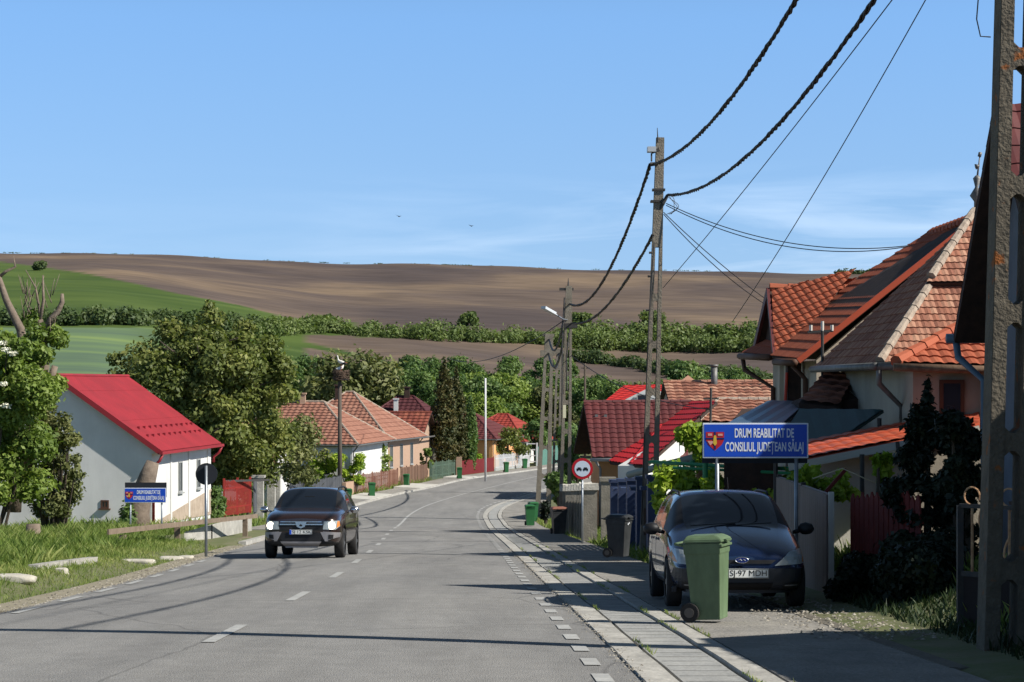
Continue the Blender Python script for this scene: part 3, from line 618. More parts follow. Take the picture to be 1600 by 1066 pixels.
def road_sign(label, c, w_, h_, base_z, back_dz, group):
    """c: centre of the panel (world)"""
    t = thing('road_works_sign', label, 'road sign', (c.x, c.y, base_z), group=group); H = c.z-base_z
    for s in (-1, 1):
        b = MB(); x = (s*.36+(.03 if s > 0 else -.0))*w_; b.tube([(x, .05, -.3), (x, .05, H+h_*.35)], .03, 10); b.build('post', M_post, t, smooth=True)
        b = MB(); b.box((x, .02, H), (.08, .02, h_*.5)); b.build('bracket', M_post, t)
    b = MB(); b.box((0, 0, H), (w_, .02, h_)); p = b.build('panel', M_white, t, bevel=.004)
    b = MB(); b.box((0, -.012, H), (w_*.972, .006, h_*.915)); f = b.build('blue_face', M_blue); f.parent = p
    b = MB(); b.box((0, .1, H+back_dz), (w_, .02, h_)); b.build('back_panel', M_black, t, bevel=.004)
    x0 = w_*.083
    text('DRUM REABILITAT DE', h_*.26, w_*.56, M_white, p, (x0-.003, -.016, H+h_*.2), bold=.02)
    text('CONSILIUL JUDEȚEAN SĂLAJ', h_*.26, w_*.74, M_white, p, (x0, -.016, H-h_*.19), bold=.02)
    # shield emblem
    em = MB(); s = h_*.27; cx = -w_*.385; y0 = -.018
    def q(poly, y, t_=None): em.add([(cx+a*s, y, H+b_*s) for a, b_ in poly]+[(cx+a*s, y+.003, H+b_*s) for a, b_ in poly], [tuple(range(len(poly))), tuple(range(2*len(poly)-1, len(poly)-1, -1))]+[(i, i+len(poly), (i+1) % len(poly)+len(poly), (i+1) % len(poly)) for i in range(len(poly))])
    em.cur = 0; q([(-.95, .9), (-.95, .05), (-.7, -.45), (0, -1.05), (.7, -.45), (.95, .05), (.95, .9)][::-1], y0)
    em.cur = 1; q([(-.1, .9), (-.1, -.9), (.1, -.9), (.1, .9)], y0-.003); q([(-.95, .3), (-.95, .12), (.95, .12), (.95, .3)], y0-.0035)
    em.cur = 2; q([(-.75, .75), (-.75, .5), (-.3, .5), (-.3, .75)], y0-.004); q([(.3, .72), (.3, .5), (.8, .5), (.8, .72)], y0-.004); q([(-.8, -.05), (-.5, -.5), (-.2, -.25), (-.2, -.05)], y0-.004)
    em.cur = 3; q([(-.13, .45), (-.2, -.3), (0, -.55), (.2, -.3), (.13, .45), (0, .6)], y0-.006)
    o = em.build('crest', [mat('crest_red', srgb(178, 36, 44), .5), mat('crest_navy', srgb(28, 36, 92), .5), mat('crest_pale', srgb(206, 150, 140), .5), mat('crest_gold', srgb(206, 172, 60), .5)], p)
    return t
road_sign('distant blue DRUM REABILITAT DE sign standing in grass before the white house', W(227, 774, 76), 1.5, .53, W(227, 856, 76).z, .19, 'blue road rehabilitation signs')
road_sign('near blue DRUM REABILITAT DE sign half in shade above the parked dark car', W(1180.5, 688.5, 30), 1.5, .5, -3.0, -.075, 'blue road rehabilitation signs')
# round sign seen from behind
c = W(322, 741, 50); zb = G(c.x, 50)
t = thing('round_road_sign', 'round traffic sign seen from its dark back on a grey pole by the kerb', 'road sign', (c.x, c.y, zb))
b = MB(); b.tube([(0, 0, -.3), (0, 0, c.z-zb+.2)], .035, 10); b.build('post', M_post, t, smooth=True)
b = MB(); b.tube([(-.0, .05, c.z-zb), (0, .075, c.z-zb)], .26, 32); b.build('disc', M_black, t)
# wooden rail and beam, low culvert wall
M_wood = mat('grey_weathered_wood', srgb(140, 124, 106), .95, srgb(98, 84, 72), 4, .6, 20, stretch=(1, 1, 1), amt=.9)
t = thing('wooden_rail', 'low weathered wooden handrail on short posts above the ditch', 'railing', tuple(W(192, 862, 55)))
for (px, p1, p0, Y) in ((192, 836, 866, 55), (277, 821, 854, 62.5), (383, 810, 845, 71)):
    b = MB(); b.bar(W(px, p0+6, Y), W(px, p1, Y), .16, .14); world_part(b.build('post', M_wood), t)
b = MB(); b.bar(W(170, 831, 53.5)+Vector((0, -.1, 0)), W(402, 806, 73)+Vector((0, -.1, 0)), .05, .14); world_part(b.build('handrail', M_wood), t)
b = MB(); b.bar(W(206, 869, 53), W(300, 858, 61), .14, .14); b.bar(W(300, 858, 61), W(390, 842, 69), .14, .14)
tag(b.build('wooden_beam', M_wood), 'long dark wooden beam lying along the ditch edge under the rail', 'beam')
b = MB()
pa = [(W(288, 850, 63), W(288, 832, 63)), (W(330, 845, 67), W(330, 820, 67)), (W(392, 822, 82), W(392, 806, 82))]
for i in range(2):
    (a0, a1), (b0, b1) = pa[i], pa[i+1]; d = Vector((0, .3, 0)); b.add([a0-Vector((0, 0, .5)), b0-Vector((0, 0, .5)), b1, a1, a0+d-Vector((0, 0, .5)), b0+d-Vector((0, 0, .5)), b1+d, a1+d], [(0, 1, 2, 3), (7, 6, 5, 4), (3, 2, 6, 7), (0, 3, 7, 4), (1, 5, 6, 2)])
tag(b.build('culvert_wall', M_conc), 'low concrete retaining wall of the driveway culvert behind the wooden rail', 'wall')
M_stone = mat('pale_stone', srgb(196, 192, 182), .9, srgb(160, 154, 140), 4, .7, 18, amt=.9)
def stone(label, c, s, seed):
    bm = bmesh.new(); bmesh.ops.create_icosphere(bm, subdivisions=3, radius=1); q = random.Random(seed)
    for v in bm.verts:
        n = math.sin(v.co.x*3+seed)+math.sin(v.co.y*3.7+seed*2)+math.sin(v.co.z*4+seed*.5); v.co *= 1+.1*n+.05*math.sin(v.co.x*11+seed)*math.sin(v.co.z*9+v.co.y*7)
        v.co = Vector((max(-.85, min(.85, v.co.x))*s[0], max(-.8, min(.8, v.co.y))*s[1], max(-.7, min(.75, v.co.z))*s[2]))
    me = bpy.data.meshes.new('stone'); bm.to_mesh(me); bm.free(); me.materials.append(M_stone)
    for p_ in me.polygons: p_.use_smooth = True
    o = bpy.data.objects.new('stone', me); C.objects.link(o); o.location = c; tag(o, label, 'stone', 'pale stones along the left verge')
for lab, px, py, Y, s in (('broad white painted stone at the left picture edge', 14, 917, 33, (.5, .3, .12)), ('flat white stone left of the beam end', 212, 884, 45, (.42, .25, .1)), ('small white stone between two larger ones', 232, 880, 46, (.16, .2, .09)), ('pointed white stone beneath the beam', 268, 877, 48.5, (.32, .25, .12)), ('pale stone nearest the round sign pole', 290, 876, 49, (.22, .2, .12)), ('grey stone half hidden in weeds on the bank', 96, 893, 37, (.16, .14, .1))):
    c = W(px, py, Y); c.z = G(c.x, c.y)+.0; stone(lab, c, s, px)
b = MB()
for (pa_, pb_) in (((52, 906, 37), (100, 898, 39.5)), ((102, 897, 39.6), (146, 893, 42))):
    a_, b_ = W(*pa_), W(*pb_); a_.z = G(a_.x, a_.y)+.02; b_.z = G(b_.x, b_.y)+.02; b.bar(a_, b_, .18, .16)
tag(b.build('kerb_stone', M_conc), 'sunken length of concrete kerb in the left grass verge', 'kerb')
# cut stump in the weeds
c = W(52, 830, 60); b = MB(); b.tube([(c.x, c.y, c.z-.8), (c.x, c.y, c.z+.2)], [.24, .2], 12); tag(b.build('tree_stump', M_dead, smooth=True), 'short sawn tree stump in tall weeds below the bushes', 'stump')
# pollarded tree with bare limbs
t = thing('pollarded_tree', 'half dead lopped tree with bare crooked limbs above the bushes at the left edge', 'tree', (-14.6, 66, -5.2))
b = MB()
def Wl(lst, Y): return [W(x, y, Y) for x, y in lst]
b.tube(Wl([(20, 800), (26, 700), (30, 600), (36, 540), (32, 515), (10, 470), (0, 440), (-14, 400)], 66), [.26, .22, .17, .14, .14, .11, .09, .07], 9)
b.tube(Wl([(30, 780), (48, 690), (62, 610), (70, 565), (68, 535), (62, 500)], 66.4), [.28, .24, .2, .17, .12, .1], 9)
b.tube(Wl([(66, 520), (80, 496), (90, 488), (97, 472), (97, 459)], 66.4), [.09, .08, .09, .08, .05], 7)
b.tube(Wl([(62, 505), (68, 470), (67, 430)], 66.4), [.06, .05, .02], 6)
b.tube(Wl([(64, 500), (56, 450), (40, 422)], 66.4), [.05, .03, .012], 6)
b.tube(Wl([(0, 432), (10, 424), (24, 417), (21, 400)], 66), [.06, .05, .04, .01], 6)
b.tube(Wl([(66, 640), (80, 590), (86, 572)], 66.2), [.16, .12, .1], 8)
b.tube(Wl([(48, 655), (58, 610), (62, 590)], 65.8), [.15, .12, .1], 8)
q = random.Random(4)
for k in range(46):
    x = q.uniform(36, 84); y = q.uniform(455, 540); b.tube(Wl([(x, y), (x+q.uniform(-12, 12), y-q.uniform(14, 34))], 66.4+q.uniform(-.3, .3)), [.018, .006], 4)
world_part(b.build('trunk', M_dead, smooth=True), t)
bl = [(W(px, py, 66.2).x, 66+q.uniform(-.6, .6), W(px, py, 66).z, .34, .4, .3) for px, py in ((62, 520), (82, 522), (60, 545), (75, 555), (95, 530), (50, 570), (30, 560), (48, 500), (88, 600), (40, 600))]
o = leafcloud('crown', bl, 2800, .14, L_bright, None, 7); world_part(o, t)
# big bushes under it
def bushmass(name, label, pts, Y, dy, rpx, n, size, m, seed, cat='bush', shell=.7, dep=None, group=None, base=None, z_off=0):
    q = random.Random(seed); bl = []
    for (px, py, r) in pts:
        yy = Y+q.uniform(-dy, dy); c = W(px, py, yy); rr = r*yy/F; bl.append((c.x, c.y, c.z, rr, rr*1.1, rr*.85))
    c0 = W(pts[0][0], pts[0][1], Y); zb_ = min(b_[2]-b_[5] for b_ in bl)
    t = thing(name, label, cat, (c0.x, Y, zb_), group=group)
    o = leafcloud('foliage', bl, n, size, m, None, seed, shell); world_part(o, t)
    s = MB()
    for b_ in bl[::2]: s.tube([(c0.x+(b_[0]-c0.x)*.4, Y, zb_-.5), (b_[0], b_[1], b_[2]+b_[5]*.3)], [.05, .015], 5)
    world_part(s.build('stems', M_bark), t)
    return t
q = random.Random(8)
bushmass('elder_bush', 'dense bright green elder bush with white blossom at the left picture edge', [(q.uniform(-60, 62), q.uniform(570, 790), q.uniform(22, 40)) for _ in range(34)]+[(10, 560, 26), (35, 590, 28), (-10, 540, 30), (30, 545, 22), (12, 530, 16)], 63, 1.4, 0, 34000, .135, L_bright, 3)
bushmass('leafy_shrub', 'tall thin leaved shrub with small grey green leaves against the white gable', [(q.uniform(60, 118), q.uniform(655, 800), q.uniform(9, 20)) for _ in range(30)]+[(q.uniform(90, 128), q.uniform(660, 750), q.uniform(4, 9)) for _ in range(16)]+[(q.uniform(30, 95), q.uniform(630, 700), q.uniform(12, 22)) for _ in range(12)], 66.5, .8, 0, 10000, .11, L_olive, 9)
for i, (px, py) in enumerate(((8, 560), (30, 545), (5, 600), (12, 632), (36, 566), (3, 540), (22, 520))):
    pass
bl = [(W(px, py, 61.2).x, 61.3, W(px, py, 61.2).z, .16, .1, .07) for px, py in ((8, 546), (18, 552), (3, 600), (8, 634), (3, 536))]
o = leafcloud('blossom', bl, 300, .06, L_white, None, 5); eb = [o_ for o_ in C.objects if o_.name == 'elder_bush'][0]; world_part(o, eb)
# the big walnut behind the white house
wt = thing('walnut_tree', 'large round olive green walnut tree rising behind the red roof', 'tree', (-15.6, 106, -6.6))
q = random.Random(21); bl = []
for k in range(84):
    a = q.uniform(0, 2*PI); u = q.uniform(-1, 1); rr = (1-u*u)**.5*q.uniform(.45, 1)
    bl.append((.3+math.cos(a)*rr*4.3, math.sin(a)*rr*3.4, 5.4+u*3.7, q.uniform(.6, 1.25), q.uniform(.6, 1.1), q.uniform(.45, .9)))
bl += [(.4, 0, 10.5, .3, .3, .35), (-1.2, .2, 9.0, 1.2, .9, .7), (-2.8, 0, 8.0, 1.2, .9, .9), (.5, 0, 9.9, .8, .7, .6), (2.2, 0, 9.4, .6, .6, .5), (-1.6, 0, 9.3, .8, .6, .6), (-3.9, 0, 6.9, .9, .8, .7), (-4.3, 0, 7.9, .5, .5, .4), (4.2, 0, 7.3, .7, .8, .8), (3.4, 0, 8.5, .8, .7, .6), (3.9, 0, 3.4, .9, .8, .9), (3.2, 0, 2.2, .8, .8, .8), (.3, 0, 5.5, 3, 2.4, 3)]
leafcloud('crown', bl, 62000, .2, L_walnut, wt, 21, .8, droop=.1)
b = MB(); limbs(b, (0, 0, -.5), (0, 0, 8.6), .3, 26, 3.6, 21, .45); b.build('trunk', M_bark, wt, smooth=True)
# ================================================================= VEHICLES
def car_shell(st, arches, mats, name='body', sub=2):
    """st: stations (y, zb, w, zbelt, wb, w6, z6, w7, z7, z8, z9, flags) -> evaluated mesh; materials: 0 paint, 1 glass, 2 dark trim"""
    V = []; Fc = []; MI = []; n = 10
    for s in st:
        y, zb, w_, zbelt, wb, w6, z6, w7, z7, z8, z9 = s[:11]
        pts = [(0, zb), (.78*w_, zb), (w_*.965, zb+.07), (w_, zb+.3), (w_*.99, zbelt-.13), (wb, zbelt), (w6, z6), (w7, z7), (w7*.55, z8), (0, z9)]
        for x, z in pts: V.append((x, y, z))
        for x, z in pts[1:-1]: V.append((-x, y, z))
    m_ = n+n-2
    def ix(i, k, sgn): return i*m_+(k if (sgn > 0 or k in (0, n-1)) else n+k-1)
    for i in range(len(st)-1):
        for k in range(n-1):
            fl = st[i][11] if len(st[i]) > 11 else ''
            mi = 0
            if 'W' in fl and k in (7, 8): mi = 1
            if 'S' in fl and k in (5, 6): mi = 1
            if 'T' in fl and k in (5, 6): mi = 2
            if k in (0, 1): mi = 2
            if 'D' in fl and k == 2: mi = 2
            for sg_ in (1, -1):
                f = [ix(i, k, sg_), ix(i+1, k, sg_), ix(i+1, k+1, sg_), ix(i, k+1, sg_)]
                Fc.append(f if sg_ < 0 else f[::-1]); MI.append(mi)
    for e, i in ((0, 0), (1, len(st)-1)):
        for k in range(n-1):
            f = [ix(i, k, 1), ix(i, k+1, 1), ix(i, k+1, -1), ix(i, k, -1)]
            f = [f[j] for j in range(4) if j == 0 or f[j] != f[j-1]]; f = list(dict.fromkeys(f))
            if len(f) > 2: Fc.append(f if e == 0 else f[::-1]); MI.append(0 if e == 0 or k < 5 else (1 if k in (6, 7) else 0))
    o = mk(name, V, Fc, mats, smooth=True, midx=MI)
    bm = bmesh.new(); bm.from_mesh(o.data); bmesh.ops.recalc_face_normals(bm, faces=bm.faces); bm.to_mesh(o.data); bm.free()
    s = o.modifiers.new('s', 'SUBSURF'); s.levels = sub; s.render_levels = sub
    cut = []
    for (ay, az, ar) in arches:
        mb = MB()
        for sx in (-1, 1): mb.tube([(sx*.45, ay, az), (sx*1.3, ay, az)], ar, 28)
        c = mb.build('cut', mats[2]); cut.append(c); c.data.materials.clear()
        for mm in mats: c.data.materials.append(mm)
        c.data.polygons.foreach_set('material_index', [2]*len(c.data.polygons))
        bo = o.modifiers.new('b', 'BOOLEAN'); bo.operation = 'DIFFERENCE'; bo.object = c; bo.solver = 'EXACT'
    dg = bpy.context.evaluated_depsgraph_get(); dg.update()
    me = bpy.data.meshes.new_from_object(o.evaluated_get(dg)); bpy.data.objects.remove(o)
    for c in cut: bpy.data.objects.remove(c)
    return me
def split_mat(me, idx, name, m, parent):
    vs_ = [v.co.copy() for v in me.vertices]; mp_ = {}; V = []; Fc = []
    for p in me.polygons:
        if p.material_index == idx:
            f = []
            for i in p.vertices:
                if i not in mp_: mp_[i] = len(V); V.append(vs_[i])
                f.append(mp_[i])
            Fc.append(f)
    if 'glass' not in name: return mk(name, V, Fc, m, parent, smooth=True)
    par = list(range(len(V)))
    def fd(a):
        while par[a] != a: par[a] = par[par[a]]; a = par[a]
        return a
    for f in Fc:
        for i in f[1:]: par[fd(i)] = fd(f[0])
    gs = {}
    for f in Fc: gs.setdefault(fd(f[0]), []).append(f)
    for g in gs.values():
        ids = sorted({i for f in g for i in f}); mp2 = {a: k for k, a in enumerate(ids)}; front = min(V[i].y for i in ids) < 1.4 and len(ids) > 60
        mk('windscreen' if front else 'window', [V[i] for i in ids], [[mp2[i] for i in f] for f in g], m, parent, smooth=True)
def make_bvh(me): return BVHTree.FromPolygons([v.co.copy() for v in me.vertices], [tuple(p.vertices) for p in me.polygons])
def decal(name, polys, bvh, m, parent, off=.008, axis='front', step=.035, smooth=True, sgn=1, th=.02):
    """raised patch that follows the body; polys: convex polygons in (x,z) [front] or (y,z) [side]"""
    V = []; Fc = []
    for poly in polys:
        v, f, _ = clipgrid(poly, step, step, 1)
        n = len(V); last = 0
        P3 = []
        for p in v:
            if axis == 'front': h = bvh.ray_cast(Vector((p.x, -3, p.y)), Vector((0, 1, 0)))[0]
            else: h = bvh.ray_cast(Vector((sgn*3, p.x, p.y)), Vector((-sgn, 0, 0)))[0]
            P3.append(h)
        good = [h for h in P3 if h is not None]
        if not good: continue
        for i, p in enumerate(v):
            h = P3[i]
            if h is None: h = min(((q2-Vector((p.x if axis == 'front' else q2.x, q2.y if axis == 'front' else p.x, p.y))).length, j) for j, q2 in enumerate(good)); h = good[h[1]]
            V.append((p.x, h.y-off, p.y) if axis == 'front' else (h.x+sgn*off, p.x, p.y))
        k = len(v)
        b2 = [(a[0], a[1]+th, a[2]) if axis == 'front' else (a[0]-sgn*th, a[1], a[2]) for a in V[n:]]
        ec = {}
        for q in f:
            for a, c in zip(q, q[1:]+q[:1]): ec[(min(a, c), max(a, c))] = ec.get((min(a, c), max(a, c)), 0)+1
        V += b2
        for q in f: Fc.append([i+n for i in q])
        for (a, c), ct in ec.items():
            if ct == 1: Fc.append([a+n, c+n, c+n+k, a+n+k])
    o = mk(name, V, Fc, m, parent)
    bm = bmesh.new(); bm.from_mesh(o.data); bmesh.ops.recalc_face_normals(bm, faces=bm.faces); bm.to_mesh(o.data); bm.free()
    return o
M_tyre = mat('tyre_rubber', srgb(34, 34, 36), .85, srgb(48, 47, 46), 8, .2)
M_rim = mat('wheel_metal', srgb(120, 122, 126), .4, metal=.7)
M_trim = mat('black_plastic_trim', srgb(26, 27, 30), .55, srgb(36, 36, 38), 6, .1)
M_carglass = mat('dark_car_glass', (.008, .011, .016), .05, spec=.9)
M_chrome = mat('chrome', srgb(190, 194, 200), .18, metal=.95)
M_lens = mat('clear_lamp_lens', srgb(146, 154, 156), .2, spec=.9)
M_plate = mat('plate_white', srgb(214, 216, 212), .5)
M_ink = mat('plate_letters', srgb(18, 18, 20), .6)
def wheel(parent, x, y, r, wd, sg, hub=M_rim, nsp=5):
    b = MB(); pr = [(r*.62, wd*.46), (r*.7, wd*.5), (r*.94, wd*.48), (r, wd*.36), (r, -wd*.36), (r*.94, -wd*.48), (r*.62, -wd*.46)]; n = 28; V = []
    for k in range(n):
        a = 2*PI*k/n
        for (rr, xx) in pr: V.append((xx*sg, rr*math.cos(a), rr*math.sin(a)))
    m_ = len(pr); Fc = [(k*m_+i, k*m_+i+1, ((k+1) % n)*m_+i+1, ((k+1) % n)*m_+i) for k in range(n) for i in range(m_-1)]
    b.add(V, Fc); o = b.build('wheel', M_tyre, parent, smooth=True); o.location = (x, y, r)
    h = MB(); h.tube([(sg*wd*.05, 0, 0), (sg*wd*.16, 0, 0)], r*.64, 24)
    h.tube([(sg*wd*.1, 0, 0), (sg*wd*.42, 0, 0)], r*.14, 12)
    for k in range(nsp):
        a = 2*PI*k/nsp; h.bar((sg*wd*.38, 0, 0), (sg*wd*.36, r*.62*math.cos(a), r*.62*math.sin(a)), r*.2, .02, up=Vector((1, 0, 0)))
    hh = h.build('rim', hub, o); return o
def mirror_(parent, x, y, z, sg, m, s=1., cap=None):
    b = MB(); pts = []
    b.tube([(x-sg*.1*s, y+.02, z-.05*s), (x, y, z-.02*s)], [.03*s, .035*s], 8)
    b.tube([(x-sg*.0*s, y+.01, z), (x+sg*.03*s, y, z+.005), (x+sg*.1*s, y, z+.015*s), (x+sg*.18*s, y+.02, z+.01*s), (x+sg*.22*s, y+.04, z)], [.05*s, .085*s, .1*s, .085*s, .04*s], 12)
    return b.build('wing_mirror', [m], parent, smooth=True)
def plate(parent, c, w_, h_, txt, eu=False):
    b = MB(); b.box(c, (w_, .012, h_)); p = b.build('number_plate', M_plate, parent, bevel=.003)
    dx = .02 if eu else 0
    text(txt, h_*.62, w_*(.84 if eu else .9), M_ink, p, (c[0]+dx, c[1]-.008, c[2]), bold=.0, ext=.001)
    f = MB()
    for s in (-1, 1): f.box((c[0]+s*(w_/2-.006), c[1]-.007, c[2]), (.006, .003, h_*.9))
    for s in (-1, 1): f.box((c[0], c[1]-.007, c[2]+s*(h_/2-.006)), (w_*.97, .003, .006))
    q2 = f.build('plate_border', M_ink); q2.parent = p
    if eu:
        e = MB(); e.box((c[0]-w_/2+.028, c[1]-.0085, c[2]), (.045, .004, h_*.94)); q2 = e.build('blue_band', M_blue); q2.parent = p
    return p
PITCH = -math.atan(.054)
# --- parked dark blue estate car
M_navy = mat('navy_paint', srgb(18, 34, 66), .26, spec=.5, coat=.7, metal=.3)
gx = W(1160, 970, 25.45); gz = zr(25.4)+.04
fc = thing('parked_car', 'dark blue estate car parked nose to camera behind the green bin', 'car', (2.77, 25.45, zr(25.45)+.055), rz=.006, rx=PITCH)
st = [(0.0, .30, .56, .56, .50, .46, .60, .40, .63, .65, .66), (.06, .24, .72, .60, .66, .58, .65, .46, .69, .71, .72), (.25, .21, .80, .66, .76, .66, .72, .50, .77, .80, .81),
      (.62, .20, .845, .77, .80, .70, .84, .52, .88, .91, .92), (1.05, .20, .85, .875, .80, .72, .94, .60, .97, 1.0, 1.015, 'W'), (1.12, .20, .85, .885, .80, .72, .96, .63, 1.0, 1.03, 1.04, 'WT'),
      (1.5, .20, .85, .91, .805, .725, 1.14, .62, 1.24, 1.27, 1.275, 'WT'), (1.9, .20, .85, .925, .81, .71, 1.24, .59, 1.40, 1.425, 1.43, 'S'), (2.02, .20, .85, .93, .81, .71, 1.25, .59, 1.42, 1.445, 1.45, 'S'),
      (2.55, .20, .85, .94, .81, .71, 1.26, .60, 1.435, 1.46, 1.465, ''), (2.64, .20, .85, .94, .81, .71, 1.26, .60, 1.435, 1.46, 1.465, 'S'), (3.38, .20, .85, .95, .81, .71, 1.26, .60, 1.43, 1.455, 1.46, ''),
      (3.48, .20, .85, .95, .81, .71, 1.26, .60, 1.425, 1.45, 1.455, 'S'), (4.1, .20, .84, .96, .79, .68, 1.24, .57, 1.38, 1.40, 1.41, ''), (4.3, .25, .82, .95, .76, .64, 1.15, .52, 1.24, 1.27, 1.28), (4.44, .30, .76, .90, .70, .58, .96, .46, .99, 1.0, 1.01)]
me = car_shell(st, [(.86, .29, .36), (3.47, .29, .36)], [M_navy, M_carglass, M_trim])
body = split_mat(me, 0, 'body', M_navy, fc); split_mat(me, 1, 'window_glass', M_carglass, fc); split_mat(me, 2, 'underbody_trim', M_trim, fc)
bv = make_bvh(me)
decal('bumper', [[(-.80, .20), (.80, .20), (.82, .38), (-.82, .38)], [(-.82, .378), (.82, .378), (.80, .50), (-.80, .50)]], bv, mat('dark_bumper', srgb(30, 34, 42), .45, srgb(38, 42, 48), 6, .1), fc, .03, th=.06)
decal('lower_intake', [[(-.34, .24), (.34, .24), (.38, .33), (-.38, .33)]], bv, mat('intake_black', (.004, .004, .005), .8), fc, .036)
for s in (-1, 1):
    decal('fog_lamp', [[(s*.50, .25), (s*.70, .26), (s*.72, .34), (s*.50, .32)]], bv, M_trim, fc, .038)
    decal('fog_lamp_trim', [[(s*.52, .285), (s*.68, .29), (s*.69, .305), (s*.52, .30)]], bv, mat('grey_trim', srgb(112, 114, 118), .5), fc, .043, step=.02)
    hl = decal('headlight', [[(s*.40, .53), (s*.79, .555), (s*.83, .66), (s*.80, .74), (s*.60, .70)]], bv, M_lens, fc, .012)
    o = decal('indicator', [[(s*.76, .565), (s*.795, .575), (s*.825, .655), (s*.80, .70)]], bv, mat('amber_lens', srgb(190, 120, 50), .2), None, .016); o.parent = hl
    mirror_(fc, s*.90, 1.42, .95, s, M_trim, .8)
decal('grille', [[(-.36, .555), (.36, .555), (.42, .60), (-.42, .60)]], bv, M_trim, fc, .012)
b = MB(); b.tube([(0, -.03, .60), (0, -.005, .60)], 1, 24); o = b.build('oval_badge', [mat('badge_blue', srgb(26, 40, 100), .3)], fc)
for v in o.data.vertices: v.co.x *= .075; v.co.z = .60+(v.co.z-.60)*.031
o.data.transform(Matrix.Translation((0, -.005, 0)))
b = MB(); n = 24
b.tube([Vector((.078*math.cos(2*PI*k/n), -.032, .60+.034*math.sin(2*PI*k/n))) for k in range(n+1)], .005, 6); q2 = b.build('badge_rim', M_chrome); q2.parent = o
b = MB(); b.tube([(-.045, -.036, .60), (-.02, -.036, .612), (0, -.036, .592), (.02, -.036, .608), (.045, -.036, .594)], .004, 5); q2 = b.build('badge_script', M_chrome); q2.parent = o
plate(fc, (.075, -.062, .44), .49, .115, 'SJ·97 MDH')
for s in (-1, 1):
    for wy in (.86, 3.47): wheel(fc, s*.76, wy, .305, .19, s)
    b = MB(); b.tube([(s*.57, 1.98, 1.36), (s*.575, 2.1, 1.43), (s*.575, 3.0, 1.455), (s*.56, 3.9, 1.41), (s*.55, 4.0, 1.33)], .016, 8); b.build('roof_rail', M_trim, fc, smooth=True)
b = MB(); b.tube([(0.06, 2.0, 1.45), (0.06, 2.1, 1.62)], .005, 5); b.build('aerial', M_trim, fc)
for s, xx in ((-1, -.2), (1, .25)):
    b = MB(); b.bar((xx-.33, .98, 1.0), (xx+.25, 1.08, 1.035), .012, .012); b.build('wiper', M_trim, fc)
for sg_ in (-1, 1): decal('side_moulding', [[(1.25, .50), (2.58, .50), (2.58, .54), (1.25, .54)], [(2.62, .50), (3.05, .50), (3.05, .54), (2.62, .54)]], bv, M_trim, fc, .012, 'side', sgn=sg_)
for sg_ in (-1, 1):
    for yy in (1.28, 2.6, 3.3): decal('door_gap', [[(yy, .3), (yy+.012, .3), (yy+.012, .9), (yy, .9)]], bv, M_trim, fc, .0015, 'side', sgn=sg_, step=.06)
    for yy in (2.38, 3.15): decal('door_handle', [[(yy, .80), (yy+.17, .80), (yy+.17, .835), (yy, .835)]], bv, M_navy, fc, .03, 'side', sgn=sg_)
# --- oncoming brown SUV
M_suv = mat('dark_brown_paint', srgb(48, 34, 30), .26, spec=.5, coat=.7, metal=.25)
M_skid = mat('silver_bumper_guard', srgb(138, 136, 138), .45, metal=.4)
sv = thing('suv', 'dark brown four wheel drive driving towards the camera with lit headlights', 'car', (-4.80, 48, zr(48)+.02), rz=-.035, rx=PITCH)
st = [(0.0, .36, .62, .80, .60, .56, .86, .48, .90, .92, .93), (.05, .30, .78, .84, .74, .68, .92, .56, .96, .98, .99), (.22, .27, .87, .92, .83, .76, .99, .62, 1.02, 1.04, 1.045),
      (.6, .27, .905, 1.0, .86, .80, 1.06, .66, 1.09, 1.10, 1.105), (1.12, .27, .91, 1.06, .86, .79, 1.11, .66, 1.14, 1.15, 1.16, 'W'), (1.2, .27, .91, 1.06, .86, .78, 1.14, .68, 1.18, 1.20, 1.21, 'WT'),
      (1.55, .27, .91, 1.07, .865, .77, 1.33, .66, 1.42, 1.45, 1.46, 'WT'), (1.9, .27, .91, 1.08, .87, .76, 1.45, .62, 1.58, 1.61, 1.615, 'S'), (2.05, .27, .91, 1.08, .87, .76, 1.46, .62, 1.60, 1.63, 1.635, 'S'),
      (2.6, .27, .91, 1.09, .87, .76, 1.46, .63, 1.62, 1.65, 1.655, ''), (2.7, .27, .91, 1.09, .87, .76, 1.46, .63, 1.62, 1.65, 1.655, 'S'), (3.5, .27, .91, 1.12, .86, .75, 1.44, .62, 1.60, 1.63, 1.635, ''),
      (4.0, .29, .90, 1.15, .84, .72, 1.40, .58, 1.53, 1.56, 1.57, ''), (4.22, .33, .87, 1.1, .80, .68, 1.28, .54, 1.34, 1.36, 1.37), (4.31, .38, .80, .95, .72, .62, 1.0, .5, 1.02, 1.03, 1.04)]
me = car_shell(st, [(.84, .345, .42), (3.51, .345, .42)], [M_suv, M_carglass, M_trim])
split_mat(me, 0, 'body', M_suv, sv); split_mat(me, 1, 'window_glass', M_carglass, sv); split_mat(me, 2, 'underbody_trim', M_trim, sv)
bv = make_bvh(me)
decal('lower_grille', [[(-.44, .40), (.44, .40), (.50, .60), (-.50, .60)]], bv, M_trim, sv, .02)
decal('grille', [[(-.50, .66), (.50, .66), (.50, .80), (-.50, .80)]], bv, M_trim, sv, .012)
decal('chrome_bar', [[(-.49, .77), (.49, .77), (.49, .795), (-.49, .795)], [(-.47, .835), (.47, .835), (.47, .85), (-.47, .85)]], bv, M_chrome, sv, .03, step=.05)
decal('badge', [[(-.13, .84), (-.09, .73), (0, .69), (.09, .73), (.13, .84)]], bv, M_chrome, sv, .045)
decal('badge_hole', [[(-.035, .77), (-.03, .74), (.03, .74), (.035, .77), (0, .79)]], bv, M_trim, sv, .05, step=.02)
